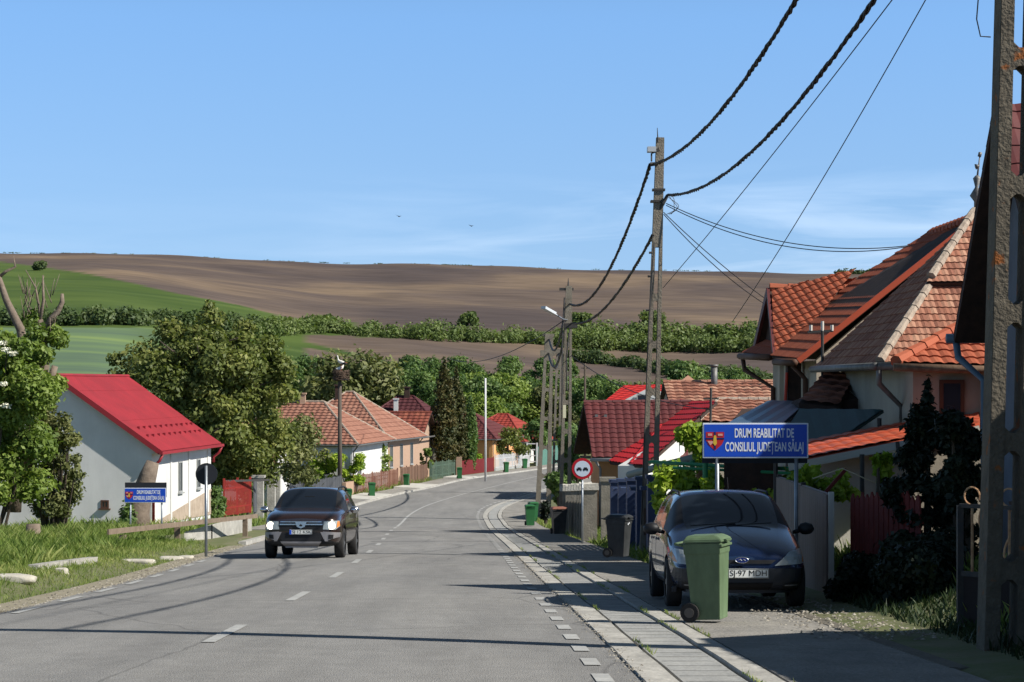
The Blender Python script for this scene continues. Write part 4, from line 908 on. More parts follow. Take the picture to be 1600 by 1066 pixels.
decal('skid_guard', [[(-.36, .25), (.36, .25), (.47, .395), (-.47, .395)]], bv, M_skid, sv, .03)
for s in (-1, 1):
    decal('bumper_guard', [[(s*.44, .61), (s*.50, .61), (s*.62, .40), (s*.55, .40)], [(s*.6, .42), (s*.86, .50), (s*.87, .60), (s*.50, .62)]], bv, M_skid, sv, .026)
    decal('fog_lamp', [[(s*.62, .45), (s*.73, .46), (s*.74, .55), (s*.63, .55)]], bv, M_trim, sv, .034)
    hl = decal('headlight', [[(s*.50, .67), (s*.78, .665), (s*.86, .74), (s*.84, .87), (s*.52, .85)]], bv, M_lens, sv, .016)
    b = MB(); cx = s*(.70 if s < 0 else .69); hit = bv.ray_cast(Vector((cx, -3, .755)), Vector((0, 1, 0)))[0]
    b.tube([(cx, hit.y-.03, .755), (cx, hit.y+.03, .755)], .085, 20); o = b.build('lamp', mat('lit_headlamp', (1, .93, .75), .3, emit=((1, .9, .68), 2.5))); o.parent = hl
    o = decal('indicator', [[(s*.80, .70), (s*.86, .75), (s*.845, .86), (s*.81, .86)]], bv, mat('amber_lens', srgb(190, 120, 50), .2), None, .022); o.parent = hl
    mirror_(sv, s*.97, 1.45, 1.10, s, M_chrome, .82)
    b = MB(); b.tube([(s*.60, 1.98, 1.52), (s*.61, 2.15, 1.62), (s*.615, 3.0, 1.66), (s*.60, 3.7, 1.63), (s*.59, 3.8, 1.54)], .022, 8); b.build('roof_rail', M_trim, sv, smooth=True)
    for wy in (.84, 3.51): wheel(sv, s*.80, wy, .345, .22, s)
plate(sv, (0, -.045, .61), .52, .11, 'SJ·12 KSK', True)
b = MB(); b.box((.0, 1.52, 1.40), (.22, .03, .06)); b.build('rear_view_mirror', M_trim, sv)
# ================================================================= WHEELIE BINS
M_bing = mat('green_bin_plastic', srgb(88, 108, 80), .55, srgb(100, 120, 90), 2.5, .1, 20, amt=.7)
patches(M_bing, 3, .8, 1.08, (1, 1, .4)); patches(W_white, .8, .93, 1.02, (1, 1, .25)); patches(W_beige, .8, .86, 1.04, (1, 1, .25)); patches(W_cream, .8, .88, 1.04, (1, 1, .25)); patches(T_red, .7, .9, 1.1, (1, 1, .4))
M_bing2 = mat('dark_green_bin_plastic', srgb(40, 92, 52), .5, srgb(46, 100, 58), 3, .1)
M_bink = mat('black_bin_plastic', srgb(46, 48, 50), .5, srgb(58, 60, 62), 3, .1)
patches(M_bink, 3, .8, 1.2, (1, 1, .4))
def make_bin(name, label, m, loc, rz=0., h=1., group=None, lidm=None, stickers=False, rxx=0., wd=.48, dp=.55):
    t = thing(name, label, 'bin', loc, rz, group, rxx); H = .86*h; w0, w1, d0, d1 = wd*.72, wd*.92, dp*.62, dp*.82
    b = MB(); V = []
    for (z, a, c) in ((.02, w0, d0), (.06, w0, d0), (H*.86, w1*.95, d1*.96), (H*.865, w1, d1), (H, w1*1.02, d1*1.02)):
        V += [(-a/2, -c/2+.0, z), (a/2, -c/2, z), (a/2, c/2, z), (-a/2, c/2, z)]
    Fc = [(3, 2, 1, 0)]+[(4*i+k, 4*i+(k+1) % 4, 4*i+4+(k+1) % 4, 4*i+4+k) for i in range(4) for k in range(4)]+[(16, 17, 18, 19)]
    b.add(V, Fc); b.box((0, -d1/2-.012, H-.03), (w1*1.04, .03, .03)); b.build('body', m, t, bevel=.008)
    b = MB(); V = []
    for (z, a, y0, y1) in ((H+.005, w1*1.09, -d1*.56, d1*.5), (H+.03, w1*1.09, -d1*.56, d1*.5), (H+.055, w1*1.0, -d1*.5, d1*.46), (H+.085, w1*.78, -d1*.36, d1*.42)):
        V += [(-a/2, y0, z), (a/2, y0, z), (a/2, y1, z), (-a/2, y1, z)]
    b.add(V, [(3, 2, 1, 0)]+[(4*i+k, 4*i+(k+1) % 4, 4*i+4+(k+1) % 4, 4*i+4+k) for i in range(3) for k in range(4)]+[(12, 13, 14, 15)])
    b.bar((-.1, -d1*.58, H+.02), (.1, -d1*.58, H+.02), .05, .03)
    b.build('lid', lidm or m, t, bevel=.008)
    b = MB(); b.tube([(-w1*.42, d1*.5+.01, H-.02), (-w1*.42, d1*.5+.1, H+.0), (w1*.42, d1*.5+.1, H+.0), (w1*.42, d1*.5+.01, H-.02)], .016, 8); b.build('handle', m, t, smooth=True)
    for s in (-1, 1):
        b = MB(); b.tube([(s*(w0/2+.0), d0/2+.02, .105), (s*(w0/2+.055), d0/2+.02, .105)], .105, 24); wo = b.build('wheel', M_tyre, t, bevel=.006)
        b = MB(); b.tube([(s*(w0/2+.05), d0/2+.02, .105), (s*(w0/2+.06), d0/2+.02, .105)], .055, 16); q2 = b.build('hub', mat('bin_hub', srgb(86, 82, 78), .7)); q2.parent = wo
    if stickers:
        for (x, z, r_) in ((-.03, .74, .022), (.035, .76, .018)):
            b = MB(); b.tube([(x, -d1/2-.006, z*h), (x, -d1/2+.03, z*h)], r_, 12); b.build('sticker', M_white, t)
    return t
def onpath(px, py, Y, up=.05):
    p = W(px, py, Y); p.z = zr(Y)+up; return p
make_bin('wheelie_bin', 'large green wheelie bin seen from its corner in front of the parked blue car', M_bing, (W(1110, 963, 23.3).x, 23.3, zr(23.3)+.055), 1.2, 1.0, 'wheelie bins on the right footpath', rxx=PITCH, wd=.45, dp=.50)
make_bin('wheelie_bin', 'grey black wheelie bin with two round white stickers on the grass edge', M_bink, (W(967, 878, 46).x, 46, zr(46)+.12), 1.15, .98, 'wheelie bins on the right footpath', stickers=True)
make_bin('wheelie_bin', 'dark bin with reddish brown lid in shade left of the lattice pole', M_bink, (W(873, 836, 74).x, 74, zr(74)+.12), .2, 1.02, 'wheelie bins on the right footpath', lidm=mat('brown_lid', srgb(128, 84, 70), .6), wd=.55)
make_bin('wheelie_bin', 'green wheelie bin nearer the camera of the pair at the path bend', M_bing2, (W(828, 812, 99).x, 99, zr(99)+.05), .1, 1.05, 'wheelie bins on the right footpath')
make_bin('wheelie_bin', 'green wheelie bin just behind another at the path bend', M_bing2, (W(833, 800, 107).x, 107, zr(107)+.05), .3, 1.05, 'wheelie bins on the right footpath')
proto = make_bin('wheelie_bin', 'dark green bin on the left kerb nearest the oncoming car', M_bing2, (W(544, 788, 130).x, 130, zr(130)+.12), .15, 1.02, 'green wheelie bins along the left kerb')
for lab, px, Y, rz in (('dark green bin on the left kerb beside the white slab', 581, 142, .2), ('dark green bin before the brown picket fence', 635, 162, -.1), ('dark green bin between the cypresses and the white post', 718, 180, .1),
                   ('dark green bin in front of the maroon fence', 791, 196, .25), ('dark green bin in front of the white lattice fence', 820, 207, .3)):
    p = W(px, 0, Y); dup(proto, (p.x, Y, G(XL(Y)-1.5, Y)+.02), rz, lab)
# ================================================================= POLES AND WIRES
M_pole = mat('pole_concrete', srgb(142, 134, 120), .95, srgb(104, 96, 84), 4, .9, 26, amt=.9)
def add_lichen(m):
    t = m.node_tree; b = t.nodes['Principled BSDF']; s = b.inputs['Base Color'].links[0].from_socket
    c = t.nodes.new('ShaderNodeTexCoord'); n = t.nodes.new('ShaderNodeTexNoise'); n.inputs['Scale'].default_value = 5; n.inputs['Detail'].default_value = 6; t.links.new(c.outputs['Object'], n.inputs['Vector'])
    r = t.nodes.new('ShaderNodeMapRange'); r.inputs[1].default_value = .62; r.inputs[2].default_value = .68; t.links.new(n.outputs[0], r.inputs[0])
    x = t.nodes.new('ShaderNodeMixRGB'); x.inputs[2].default_value = srgb(138, 84, 44)+(1,); t.links.new(r.outputs[0], x.inputs[0]); t.links.new(s, x.inputs[1]); t.links.new(x.outputs[0], b.inputs['Base Color'])
M_polel = mat('lichened_pole_concrete', srgb(112, 104, 90), .95, srgb(70, 65, 57), 6, 1.2, 30, amt=.9); add_lichen(M_polel)
def pole(label, base, top, w0, w1, d0, d1, pitch, first, solid, m=M_pole, phase=0., group='concrete lattice power poles', rung=.16):
    base = Vector(base); top = Vector(top); t = thing('power_pole', label, 'power pole', base, group=group); H = (top-base).length; ax = (top-base)/H
    x = Vector((1, 0, 0)); x = (x-ax*x.dot(ax)).normalized(); yv = ax.cross(x)
    def at_(h): return base+ax*h
    wd = lambda h: w0+(w1-w0)*h/H
    dd = lambda h: d0+(d1-d0)*h/H
    b = MB()
    def seg(xo0, xo1, h0, h1, ww0, ww1):
        V = []
        for h, xo, ww in ((h0, xo0, ww0), (h1, xo1, ww1)):
            c = at_(h)+x*xo; dz = dd(h)
            V += [c-x*ww/2-yv*dz/2, c+x*ww/2-yv*dz/2, c+x*ww/2+yv*dz/2, c-x*ww/2+yv*dz/2]
        b.add(V, [(0, 3, 2, 1), (4, 5, 6, 7), (0, 1, 5, 4), (1, 2, 6, 5), (2, 3, 7, 6), (3, 0, 4, 7)])
    leg = lambda h: wd(h)*.32
    hs = H-solid
    for s in (-1, 1): seg(s*(wd(-1)-leg(-1))/2, s*(wd(hs)-leg(hs))/2, -1, hs, leg(-1), leg(hs))
    if solid > 0: seg(0, 0, hs, H, wd(hs), wd(H))
    world_part(b.build('leg', m, bevel=.006), t)
    h = first
    while h < hs-.3:
        b = MB(); gap = wd(h)-2*leg(h); ch = gap*.35
        c = at_(h); V = []
        for sy in (-1, 1):
            for (xx, hh) in ((-gap/2-.004, -rung/2-ch), (-gap/2+ch, -rung/2), (gap/2-ch, -rung/2), (gap/2+.004, -rung/2-ch), (gap/2+.004, rung/2+ch), (gap/2-ch, rung/2), (-gap/2+ch, rung/2), (-gap/2-.004, rung/2+ch)):
                V.append(c+x*xx+ax*hh+yv*(sy*dd(h)*.47))
        b.add(V, [(0, 1, 6, 7), (1, 2, 5, 6), (2, 3, 4, 5), (15, 14, 9, 8), (14, 13, 10, 9), (13, 12, 11, 10), (0, 8, 9, 1), (1, 9, 10, 2), (2, 10, 11, 3), (4, 12, 13, 5), (5, 13, 14, 6), (6, 14, 15, 7), (3, 11, 12, 4), (7, 15, 8, 0)])
        world_part(b.build('rung', m), t); h += pitch
    return t, at_
p1, a1 = pole('huge near concrete lattice pole with lichen at the right picture edge', (W(1570, 0, 18.7).x, 18.7, -2.1), (W(1612, 0, 18.7).x, 18.7, 8.2), .42, .34, .34, .22, 1.13, .46, .8, M_polel)
p2, a2 = pole('tall concrete lattice pole standing left of the blue road sign', (W(1013, 0, 50).x, 50, -4.1), (W(1031.5, 0, 50).x, 50, 5.83), .42, .19, .26, .16, 1.12, .55, 2.6)
p3, a3 = pole('concrete lattice pole carrying the street lamp beside the stone fence', (W(882, 0, 82).x, 82, -5.8), (W(889, 0, 82).x, 82, (600-447)/F*82), .5, .24, .3, .2, 1.12, .6, 1.6)
p4, a4 = pole('shorter concrete lattice pole farther down the road at the bend', (W(848, 0, 110).x, 110, -7.1), (W(858, 0, 110).x, 110, (600-522)/F*110), .85, .42, .4, .3, 1.5, .8, 1.4)
p5, a5 = pole('farthest thin lattice pole just right of the bend pole', (W(868, 0, 150).x, 150, -7.8), (W(874, 0, 150).x, 150, (600-545)/F*150), .6, .42, .4, .3, 1.5, .8, 1.4)
M_iron = mat('dark_iron_fitting', srgb(52, 54, 56), .6, srgb(70, 64, 58), 8, .2)
def parts(t, name, fn, m=M_iron, smooth=False):
    b = MB(); fn(b); return world_part(b.build(name, m, smooth=smooth), t)
# fittings on the second pole
parts(p2, 'lightning_rod', lambda b: b.tube([W(1028, 222, 49.9), W(1027, 200, 49.9)], [.02, .008], 6))
parts(p2, 'camera_box', lambda b: b.box(W(1018, 234, 49.8), (.2, .3, .12)), mat('pale_box', srgb(176, 180, 184), .5))
parts(p2, 'bracket', lambda b: (b.bar(W(1018, 238, 49.85), W(1030, 234, 49.85), .08, .08), b.tube([W(1018, 240, 49.8), W(1018, 252, 49.7)], .02, 6)))
parts(p2, 'pole_band', lambda b: b.box(W(1029, 297, 50), (.30, .26, .05)))
parts(p2, 'pole_band', lambda b: b.box(W(1027, 315, 50), (.32, .28, .05)))
parts(p2, 'clamp', lambda b: b.tube([W(1028, 256, 49.9), W(1016, 257, 49.9)], [.04, .05], 8))
parts(p2, 'clamp', lambda b: b.tube([W(1030, 330, 49.95), W(1036, 318, 49.9), W(1043, 305, 49.9)], [.03, .05, .04], 8))
parts(p2, 'wire_loop', lambda b: [b.tube([W(1044+4*math.cos(a*.35+k), 305+(a/18)*30, 49.9)+Vector((.2*math.sin(PI*a/18), 0, 0)) for a in range(19)], .007, 4) for k in (0, 1.3, 2.2)])
parts(p2, 'cable_run', lambda b: b.tube([W(1022, 380, 49.85), W(1014, 500, 49.85), W(1006, 700, 49.8), W(1002, 820, 49.8)], .016, 5))
parts(p2, 'meter_box', lambda b: b.box(W(1014, 815, 49.9), (.26, .2, .62)), mat('rusty_box', srgb(92, 76, 64), .9))
for (px, py) in ((1019, 395), (1017, 432), (1014, 485)): parts(p2, 'insulator', lambda b: b.tube([W(px, py, 49.85), W(px-5, py, 49.85)], .03, 6))
# lamp on the third pole
lt = parts(p3, 'lamp_arm', lambda b: b.tube([W(886, 500, 81.9), W(880, 499, 81.5), W(864, 489, 80.8)], .03, 8), M_post, True)
o = parts(p3, 'lamp_head', lambda b: b.bar(W(866, 490, 80.9), W(849, 480.5, 80.2), .2, .1), mat('lamp_grey', srgb(188, 192, 196), .4)); 
parts(p3, 'cross_fitting', lambda b: b.box(W(885, 452, 82), (.55, .15, .1))); parts(p3, 'cross_fitting', lambda b: b.box(W(890, 509, 82), (.6, .26, .18))); parts(p3, 'spike', lambda b: b.tube([W(888, 449, 82), W(888, 435, 82)], [.05, .01], 6))
parts(p3, 'sign_plate', lambda b: b.box(W(882, 643, 81.8), (.12, .03, .5)), mat('cream_plate', srgb(210, 204, 170), .6))
parts(p3, 'cable_run', lambda b: (b.tube([W(882, 465, 81.8), W(879, 520, 81.8), W(878, 640, 81.8)], .03, 5), b.tube([W(889, 520, 81.8), W(885, 560, 81.8), W(886, 610, 81.8)], .03, 5)))
parts(p4, 'cross_fitting', lambda b: b.box(W(857, 524, 110), (.6, .2, .14)), M_pole); parts(p4, 'cross_fitting', lambda b: b.box(W(856, 552, 110), (.8, .3, .3)), M_pole); parts(p4, 'side_arm', lambda b: b.bar(W(858, 586, 110), W(878, 586, 110), .08, .06), M_pole)
parts(p5, 'cross_fitting', lambda b: b.box(W(874, 550, 150), (1.2, .3, .25)), M_pole); parts(p5, 'cross_fitting', lambda b: b.box(W(873, 575, 150), (.9, .3, .3)), M_pole)
M_cable = mat('black_cable', srgb(26, 26, 28), .6)
def cable(label, a, b_, mid=None, r=.02, twist=False, cat='cable', group=None, sag=None):
    """mid: a point the cable passes through (sets the sag)"""
    a = Vector(a); b_ = Vector(b_)
    if mid is not None:
        t_ = (mid.y-a.y)/(b_.y-a.y) if abs(b_.y-a.y) > 2 else (mid.x-a.x)/(b_.x-a.x); l = a.lerp(b_, t_); k = (l.z-mid.z)/(4*t_*(1-t_))
    else: k = sag or .5
    n = 60 if twist else 24
    def pt(u): p = a.lerp(b_, u); p.z -= k*4*u*(1-u); return p
    m = MB()
    if not twist: m.tube([pt(i/n) for i in range(n+1)], r, 5)
    else:
        L = (b_-a).length; nn = int(L*5)
        for s in range(3):
            ps = []
            for i in range(nn+1):
                u = i/nn; p = pt(u); an = u*L*2*PI/1.1+s*2*PI/3; wob = 1+.35*math.sin(u*L*1.7+s); ps.append(p+Vector((math.cos(an), 0, math.sin(an)))*r*.62*wob)
            m.tube(ps, r*.6, 5)
        for i in range(int(L/2.6)):
            p = pt((i+.5)*2.6/L); m.tube([p-Vector((0, .04, 0)), p+Vector((0, .04, 0))], r*1.15, 6)
    b2 = thing('x', '', '') if False else None
    o = m.build('power_cable', M_cable, smooth=True); tag(o, label, cat, group); return o
cable('thick twisted bundle cable sagging from the near pole to the top of the next pole', (4.45, 18.7, 7.25), W(1022, 257, 49.9), Vector((0, 30.1, 5.47)), .034, True, group='overhead cables')
cable('second thick twisted cable sagging from the near pole to the lower clamp', (4.75, 18.7, 5.9), W(1044, 305, 49.9), Vector((0, 26.2, 4.76)), .031, True, group='overhead cables')
cable('thick cable running down from the tall pole top to the lamp pole', W(1016, 258, 49.9), W(890, 475, 82), W(938, 457, 68), .038, True, group='overhead cables')
cable('thick lower cable running from the tall pole to the lamp pole middle', W(1020, 368, 49.9), W(893, 505, 82), W(944, 492, 68), .035, True, group='overhead cables')
cable('upper sagging cable between the lamp pole and the bend pole', W(884, 475, 82), W(858, 530, 110), W(872, 545, 96), .05, False, group='overhead cables')
cable('lower sagging cable between the lamp pole and the bend pole', W(884, 508, 82), W(857, 552, 110), W(873, 572, 96), .05, False, group='overhead cables')
cable('short cable between the bend pole and the farthest thin pole', W(858, 535, 110), W(874, 552, 150), None, .06, False, group='overhead cables', sag=1.2)
cable('thin straight wire crossing the sky left of the other thin wire', (7.8, 16, 9.6), W(1036, 450, 62), None, .011, False, group='overhead cables', sag=.3)
cable('rightmost thin straight wire crossing the sky down to the left', W(1640, -355, 30), W(1145, 502, 60), None, .011, False, group='overhead cables', sag=.3)
cable('upper service wire of the pair from the tall pole to the tiled house', W(1041, 318, 49.9), W(1420, 384, 47.5), W(1200, 372, 48.9), .011, False, group='overhead cables')
cable('lower service wire of the pair from the tall pole to the tiled house', W(1041, 321, 49.9), W(1416, 386, 47.5), W(1200, 378, 48.9), .011, False, group='overhead cables')
cable('upper thin wire slanting from the tall pole down to the dormer house', W(1037, 332, 49.9), W(1200, 470, 52), W(1115, 411, 51), .011, False, group='overhead cables')
cable('lower thin wire slanting from the tall pole down to the dormer house', W(1037, 335, 49.9), W(1196, 476, 52), W(1115, 420, 51), .011, False, group='overhead cables')
cable('faint wire crossing the fields to the lamp pole from the left', W(700, 560, 150), W(882, 500, 82), None, .02, False, group='overhead cables', sag=.8)
cable('long faint wire from the lamp pole over the maroon roof', W(892, 555, 82), W(1110, 640, 58), None, .015, False, group='overhead cables', sag=.4)
b = MB(); b.tube([W(1549, 0, 18.5)+Vector((0, 0, .5)), W(1530, -20, 18.5), W(1526, 30, 18.5), W(1532, 57, 18.5), W(1548, 58, 18.5)], .006, 4)
o = b.build('wire_loop', M_cable, smooth=True); world_part(o, p1)
# far timber poles and the plain white post
for lab, px, pt_, pb, Y, r, m in (('slim white concrete post rising from the left pavement', 758.5, 591, 741, 176, .1, mat('white_post', srgb(196, 196, 194), .7)), ('brown timber pole with small crossbar beyond the maroon roof', 914, 568, 700, 180, .12, M_bark)):
    p = W(px, pb, Y); tp = W(px, pt_, Y); t = thing('post', lab, 'post', p); b = MB(); b.tube([p-Vector((0, 0, .8)), tp], [r, r*.8], 10); world_part(b.build('shaft', m, smooth=True), t)
    if px > 900: b = MB(); b.bar(tp+Vector((-.35, 0, -.4)), tp+Vector((.4, 0, -.4)), .08, .08); world_part(b.build('crossbar', m), t)
# ================================================================= NO OVERTAKING SIGN
c = W(910, 732.5, 63); zb = zr(63)+.1
t = thing('no_overtaking_sign', 'round red rimmed no overtaking sign with two cars on a thin post', 'road sign', (c.x, c.y, zb))
b = MB(); b.tube([(0, .04, -.3), (0, .04, c.z-zb)], .03, 8); b.build('post', M_post, t, smooth=True)
b = MB(); b.tube([(0, .02, c.z-zb), (0, 0, c.z-zb)], .315, 36); d_ = b.build('disc', mat('sign_red', srgb(168, 28, 40), .45), t)
b = MB(); b.tube([(0, -.0, c.z-zb), (0, -.006, c.z-zb)], .235, 36); f_ = b.build('white_face', mat('sign_face', srgb(190, 200, 214), .5)); f_.parent = d_
for s, m in ((-1, mat('sign_ink', srgb(24, 24, 30), .5)), (1, mat('sign_ink', srgb(24, 24, 30), .5))):
    b = MB(); x0 = s*.095; z0 = c.z-zb-.02; b.box((x0, -.009, z0), (.15, .005, .05)); b.box((x0, -.0085, z0+.04), (.09, .005, .04)); b.box((x0-.05, -.009, z0-.035), (.03, .005, .03)); b.box((x0+.05, -.009, z0-.035), (.03, .005, .03)); q2 = b.build('car_symbol', m); q2.parent = d_
# ================================================================= RIGHT SIDE
def polyroof(t, name, planes, m, cu=.26, cv=.36, us=3, step=.03, wave=.03, ridges=(), th=.1, waven=0, rr=.1, rm=None, deck=None):
    r_ = MB()
    for p in planes: roofplane(r_, p, cu, cv, us, step, wave, th, waven)
    for a, b_ in ridges: ridge(r_, Vector(a)+Vector((0, 0, .04)), Vector(b_)+Vector((0, 0, .04)), rr, mi=2 if rm else 0)
    return world_part(r_.build(name, [m, deck or D_wood]+([rm] if rm else [])), t)
def gutter(t, pts, r=.07, m=D_zinc, name='gutter'): b = MB(); b.tube(pts, r, 7); return world_part(b.build(name, m, smooth=True), t)
def PP(a, b_, c, px, py):
    n = (Vector(b_)-Vector(a)).cross(Vector(c)-Vector(a)); d = Vector(((px-800)/F, 1, (600-py)/F)); return d*(Vector(a).dot(n)/d.dot(n))
# --- R1: near house, gable towards the street
XG = 7.
h1 = thing('near_house', 'tall dark gabled house with maroon roof behind the huge near pole', 'house', (XG, 30.7, -3.1))
Ya, Yn, Yf = 30.7, 26.9, 33.2; za, zn, zf = 4.05, .1, .88; XE = 17.5
b = MB(); xg = XG+.45
b.prism([(xg, 28), (XE, 28), (XE, 32.9), (xg, 32.9)], -4, .7)
for x0 in (xg, XE-.3): b.add([(x0, 28, .7), (x0, 32.9, .7), (x0, Ya, 3.8), (x0+.3, 28, .7), (x0+.3, 32.9, .7), (x0+.3, Ya, 3.8)], [(0, 1, 2), (5, 4, 3), (0, 3, 4, 1), (1, 4, 5, 2), (2, 5, 3, 0)])
world_part(b.build('wall', W_grey), h1)
n_e = (Yn, zn+.5); f_e = (Yf+.1, zf-.05)
polyroof(h1, 'roof', [[(XG, Yn, .25), (XE+.4, Yn, .25), (XE+.4, Ya, za), (XG, Ya, za)], [(XG, f_e[0]+.2, f_e[1]-.1), (XE+.4, f_e[0]+.2, f_e[1]-.1), (XE+.4, Ya, za), (XG, Ya, za)]], T_maroon, .3, .4, 3, .02, .02, th=.12)
gutter(h1, [(XG-.1, Yf+.35, .72), (XE, Yf+.35, .78)], .08, mat('bluegrey_pipe', srgb(84, 104, 120), .5))
gutter(h1, [(XG+.05, Yf+.32, .68), (XG+.08, Yf+.3, .42), (XG+.38, 33.0, .05), (XG+.38, 33.0, -3.2)], .06, mat('bluegrey_pipe', srgb(84, 104, 120), .5), 'downpipe')
window(h1, (xg, 30.5, -1.0), (0, 1, 0), 1.2, 1.4, FRb, pos=Vector((-1, 0, 0)))
# house up the slope just outside the right edge (its shadow lies on the verge)
t, P_ = house('neighbour_house', 'house just outside the frame whose shadow falls on the near verge', (7.0, 3.), (7.0, 18.4), 1, 8, 1.95, 2.4, W_beige, T_old, 'par', ('gable', 'gable'), z0=-2.0, cu=.5, cv=.5)
tree('garden_tree', 'leafy tree outside the frame shading the evergreen bushes', (9.3, 24.7, -2.2), 6.4, 2.1, L_mid, 9000, .28, 91, 34, cz=3.6)
# --- R3: hip roofed house with old tiles
h3 = thing('old_tiled_house', 'beige house with steep old clay tile hip roof and metal finial', 'house', (6.6, 36.5, -3.4))
c0 = Vector((6.27, 36, .35)); ap = Vector((8.62, 39.5, 3.06)); cw = Vector((6.27, 43.6, .35)); rE = Vector((8.62, 43.6, 3.06)); c1 = Vector((15.5, 36, .35)); ap2 = Vector((13.2, 39.5, 3.06))
b = MB(); b.prism([(6.75, 36.5), (15, 36.5), (15, 43.4), (6.75, 43.4)], -4.3, .42); world_part(b.build('wall', W_beige), h3)
# upper part stands proud of the lower part: dark break at 60 percent height
def lp(a, b_, u): return Vector(a).lerp(Vector(b_), u)
k = .52; f0 = lp(c0, ap, k); f1 = lp(c1, ap2, k); up = Vector((0, -.06, .12))
polyroof(h3, 'roof', [[c0, c1, f1, f0], [f0+up+Vector((-.1, -.08, -.08)), f1+up, ap2+up, ap+up], [c0, cw, ap], [cw, Vector((15.5, 43.6, .35)), ap2, ap]], T_old, .11, .2, 2, .022, .012, [(c0, f0), (f0+up, ap+up), (ap, ap2)], rm=D_mortar, rr=.08)
pf = MB()
pf.tube([ap+Vector((.05, 0, -.1)), ap+Vector((.05, 0, .35)), ap+Vector((.06, 0, .45)), ap+Vector((.07, 0, .62)), ap+Vector((.08, 0, .78)), ap+Vector((.08, 0, .84))], [.03, .03, .12, .03, .08, .03], 8); pf.tube([ap+Vector((.08, 0, .8)), ap+Vector((.13, 0, 1.2))], [.02, .012], 6); pf.tube([ap+Vector((.05, 0, 1.0)), ap+Vector((.12, 0, 1.02))], [.06, .02], 6); pf.tube([ap+Vector((.12, 0, 1.19)), ap+Vector((.14, 0, 1.27))], .035, 6)
world_part(pf.build('finial', D_zinc, smooth=True), h3)
gutter(h3, [c0+Vector((-.05, -.08, -.05)), c1+Vector((0, -.08, -.05))]); gutter(h3, [c0+Vector((-.08, -.08, -.05)), cw+Vector((-.08, 0, -.05))])
gutter(h3, [(6.25, 35.95, .3), (6.25, 35.95, 0), (6.72, 36.4, -.4), (6.72, 36.4, -3.4)], .05, D_zinc, 'downpipe')
gutter(h3, [(7.4, 35.9, .3), (8.2, 36.3, -.25), (8.6, 36.3, -.45), (8.6, 36.3, -3)], .05, FRb, 'downpipe')
window(h3, (6.75+.75, 36.48, -.05), (1, 0, 0), .32, .42, FR, pos=Vector((0, -1, 0)))
window(h3, (6.75+2.9, 36.48, -.35), (1, 0, 0), .5, .75, FRb, pos=Vector((0, -1, 0)), bars=0)
b = MB(); b.tube([(7.3, 36.47, .12), (7.75, 36.47, .05), (7.98, 36.47, -.15), (8.02, 36.47, -.5), (8.02, 36.47, -2.6)], .03, 6); world_part(b.build('arch_trim', D_zinc), h3)
# orange porch roof in front
pc = thing('orange_hip_porch', 'small orange tiled hip roof over a cream porch beside the near house', 'porch', (6.1, 33.6, -3.3))
q0 = W(1400, 569, 35.0); q1 = W(1660, 577, 35.0); q2 = W(1500, 513, 36.6); q3 = PP(q0, q1, q2, 1700, 508); q4 = W(1392, 570, 36.6)
polyroof(pc, 'roof', [[q0, q1, q3, q2], [q0, q4, q2]], T_orange, .2, .3, 3, .03, .025, [(q0, q2)])
b = MB(); b.prism([(q0.x+.35, 35.35), (q1.x, 35.35), (q1.x, 36.45), (q0.x+.35, 36.45)], -4, q0.z-.02); world_part(b.build('wall', W_beige), pc)
gutter(pc, [q0+Vector((-.05, -.05, -.05)), q1+Vector((0, -.05, -.05))], .07, mat('rusty_gutter', srgb(124, 104, 84), .8, srgb(90, 64, 50), 7, .2))
window(pc, W(1487, 622, 35.33), (1, 0, 0), .35, .55, FRb, pos=Vector((0, -1, 0)), bars=0)
# --- R2: two storey house with orange tile roof and cross gable
h2 = thing('dormer_house', 'cream house with big orange tile roof and tiled cross gable facing the street', 'house', (6.4, 45, -3.9))
Yn2 = 44.5; e0 = Vector((6.0, 44.3, .51)); e1_ = Vector((5.75, 52.6, .75)); g0 = Vector((9.64, 44.3, 3.42)); g1 = Vector((9.64, 48.6, 3.42)); R0 = Vector((13.4, 44.3, .5)); R1_ = Vector((13.4, 52.6, .5))
b = MB(); b.prism([(6.45, 44.75), (13, 44.75), (13, 52.2), (6.45, 52.2)], -5, .5)
b.add([(6.45, 44.75, .5), (13, 44.75, .5), (9.64, 44.75, 3.25), (6.45, 45.05, .5), (13, 45.05, .5), (9.64, 45.05, 3.25)], [(0, 1, 2), (5, 4, 3), (0, 3, 4, 1), (1, 4, 5, 2), (2, 5, 3, 0)])
world_part(b.build('wall', W_cream), h2)
polyroof(h2, 'roof', [[e0, e1_, g1, g0], [R0, R1_, g1, g0], [e1_, R1_, g1]], T_orange, .22, .3, 3, .022, .03, [(g0, g1)], rr=.11)
b = MB(); b.bar(e0+Vector((0, -.03, -.03)), g0+Vector((0, -.03, -.03)), .05, .12); world_part(b.build('barge_board', mat('orange_barge', srgb(170, 76, 50), .6)), h2)
d0_ = Vector((6.0, 48.0, .68)); d1_ = Vector((6.0, 52.4, .8)); dr0 = Vector((6.1, 50., 2.24)); dr1 = Vector((8.3, 50., 2.2)); dd0 = Vector((6.35, 48.0, .82))
polyroof(h2, 'gable_roof', [[Vector((5.95, 47.9, .66)), Vector((6.5, 47.9, .9)), Vector((8.25, 49.9, 2.16)), dr0], [d1_, Vector((6.5, 52.4, .9)), dr1, dr0]], T_orange, .17, .24, 3, .035, .022, [(dr0, dr1)])
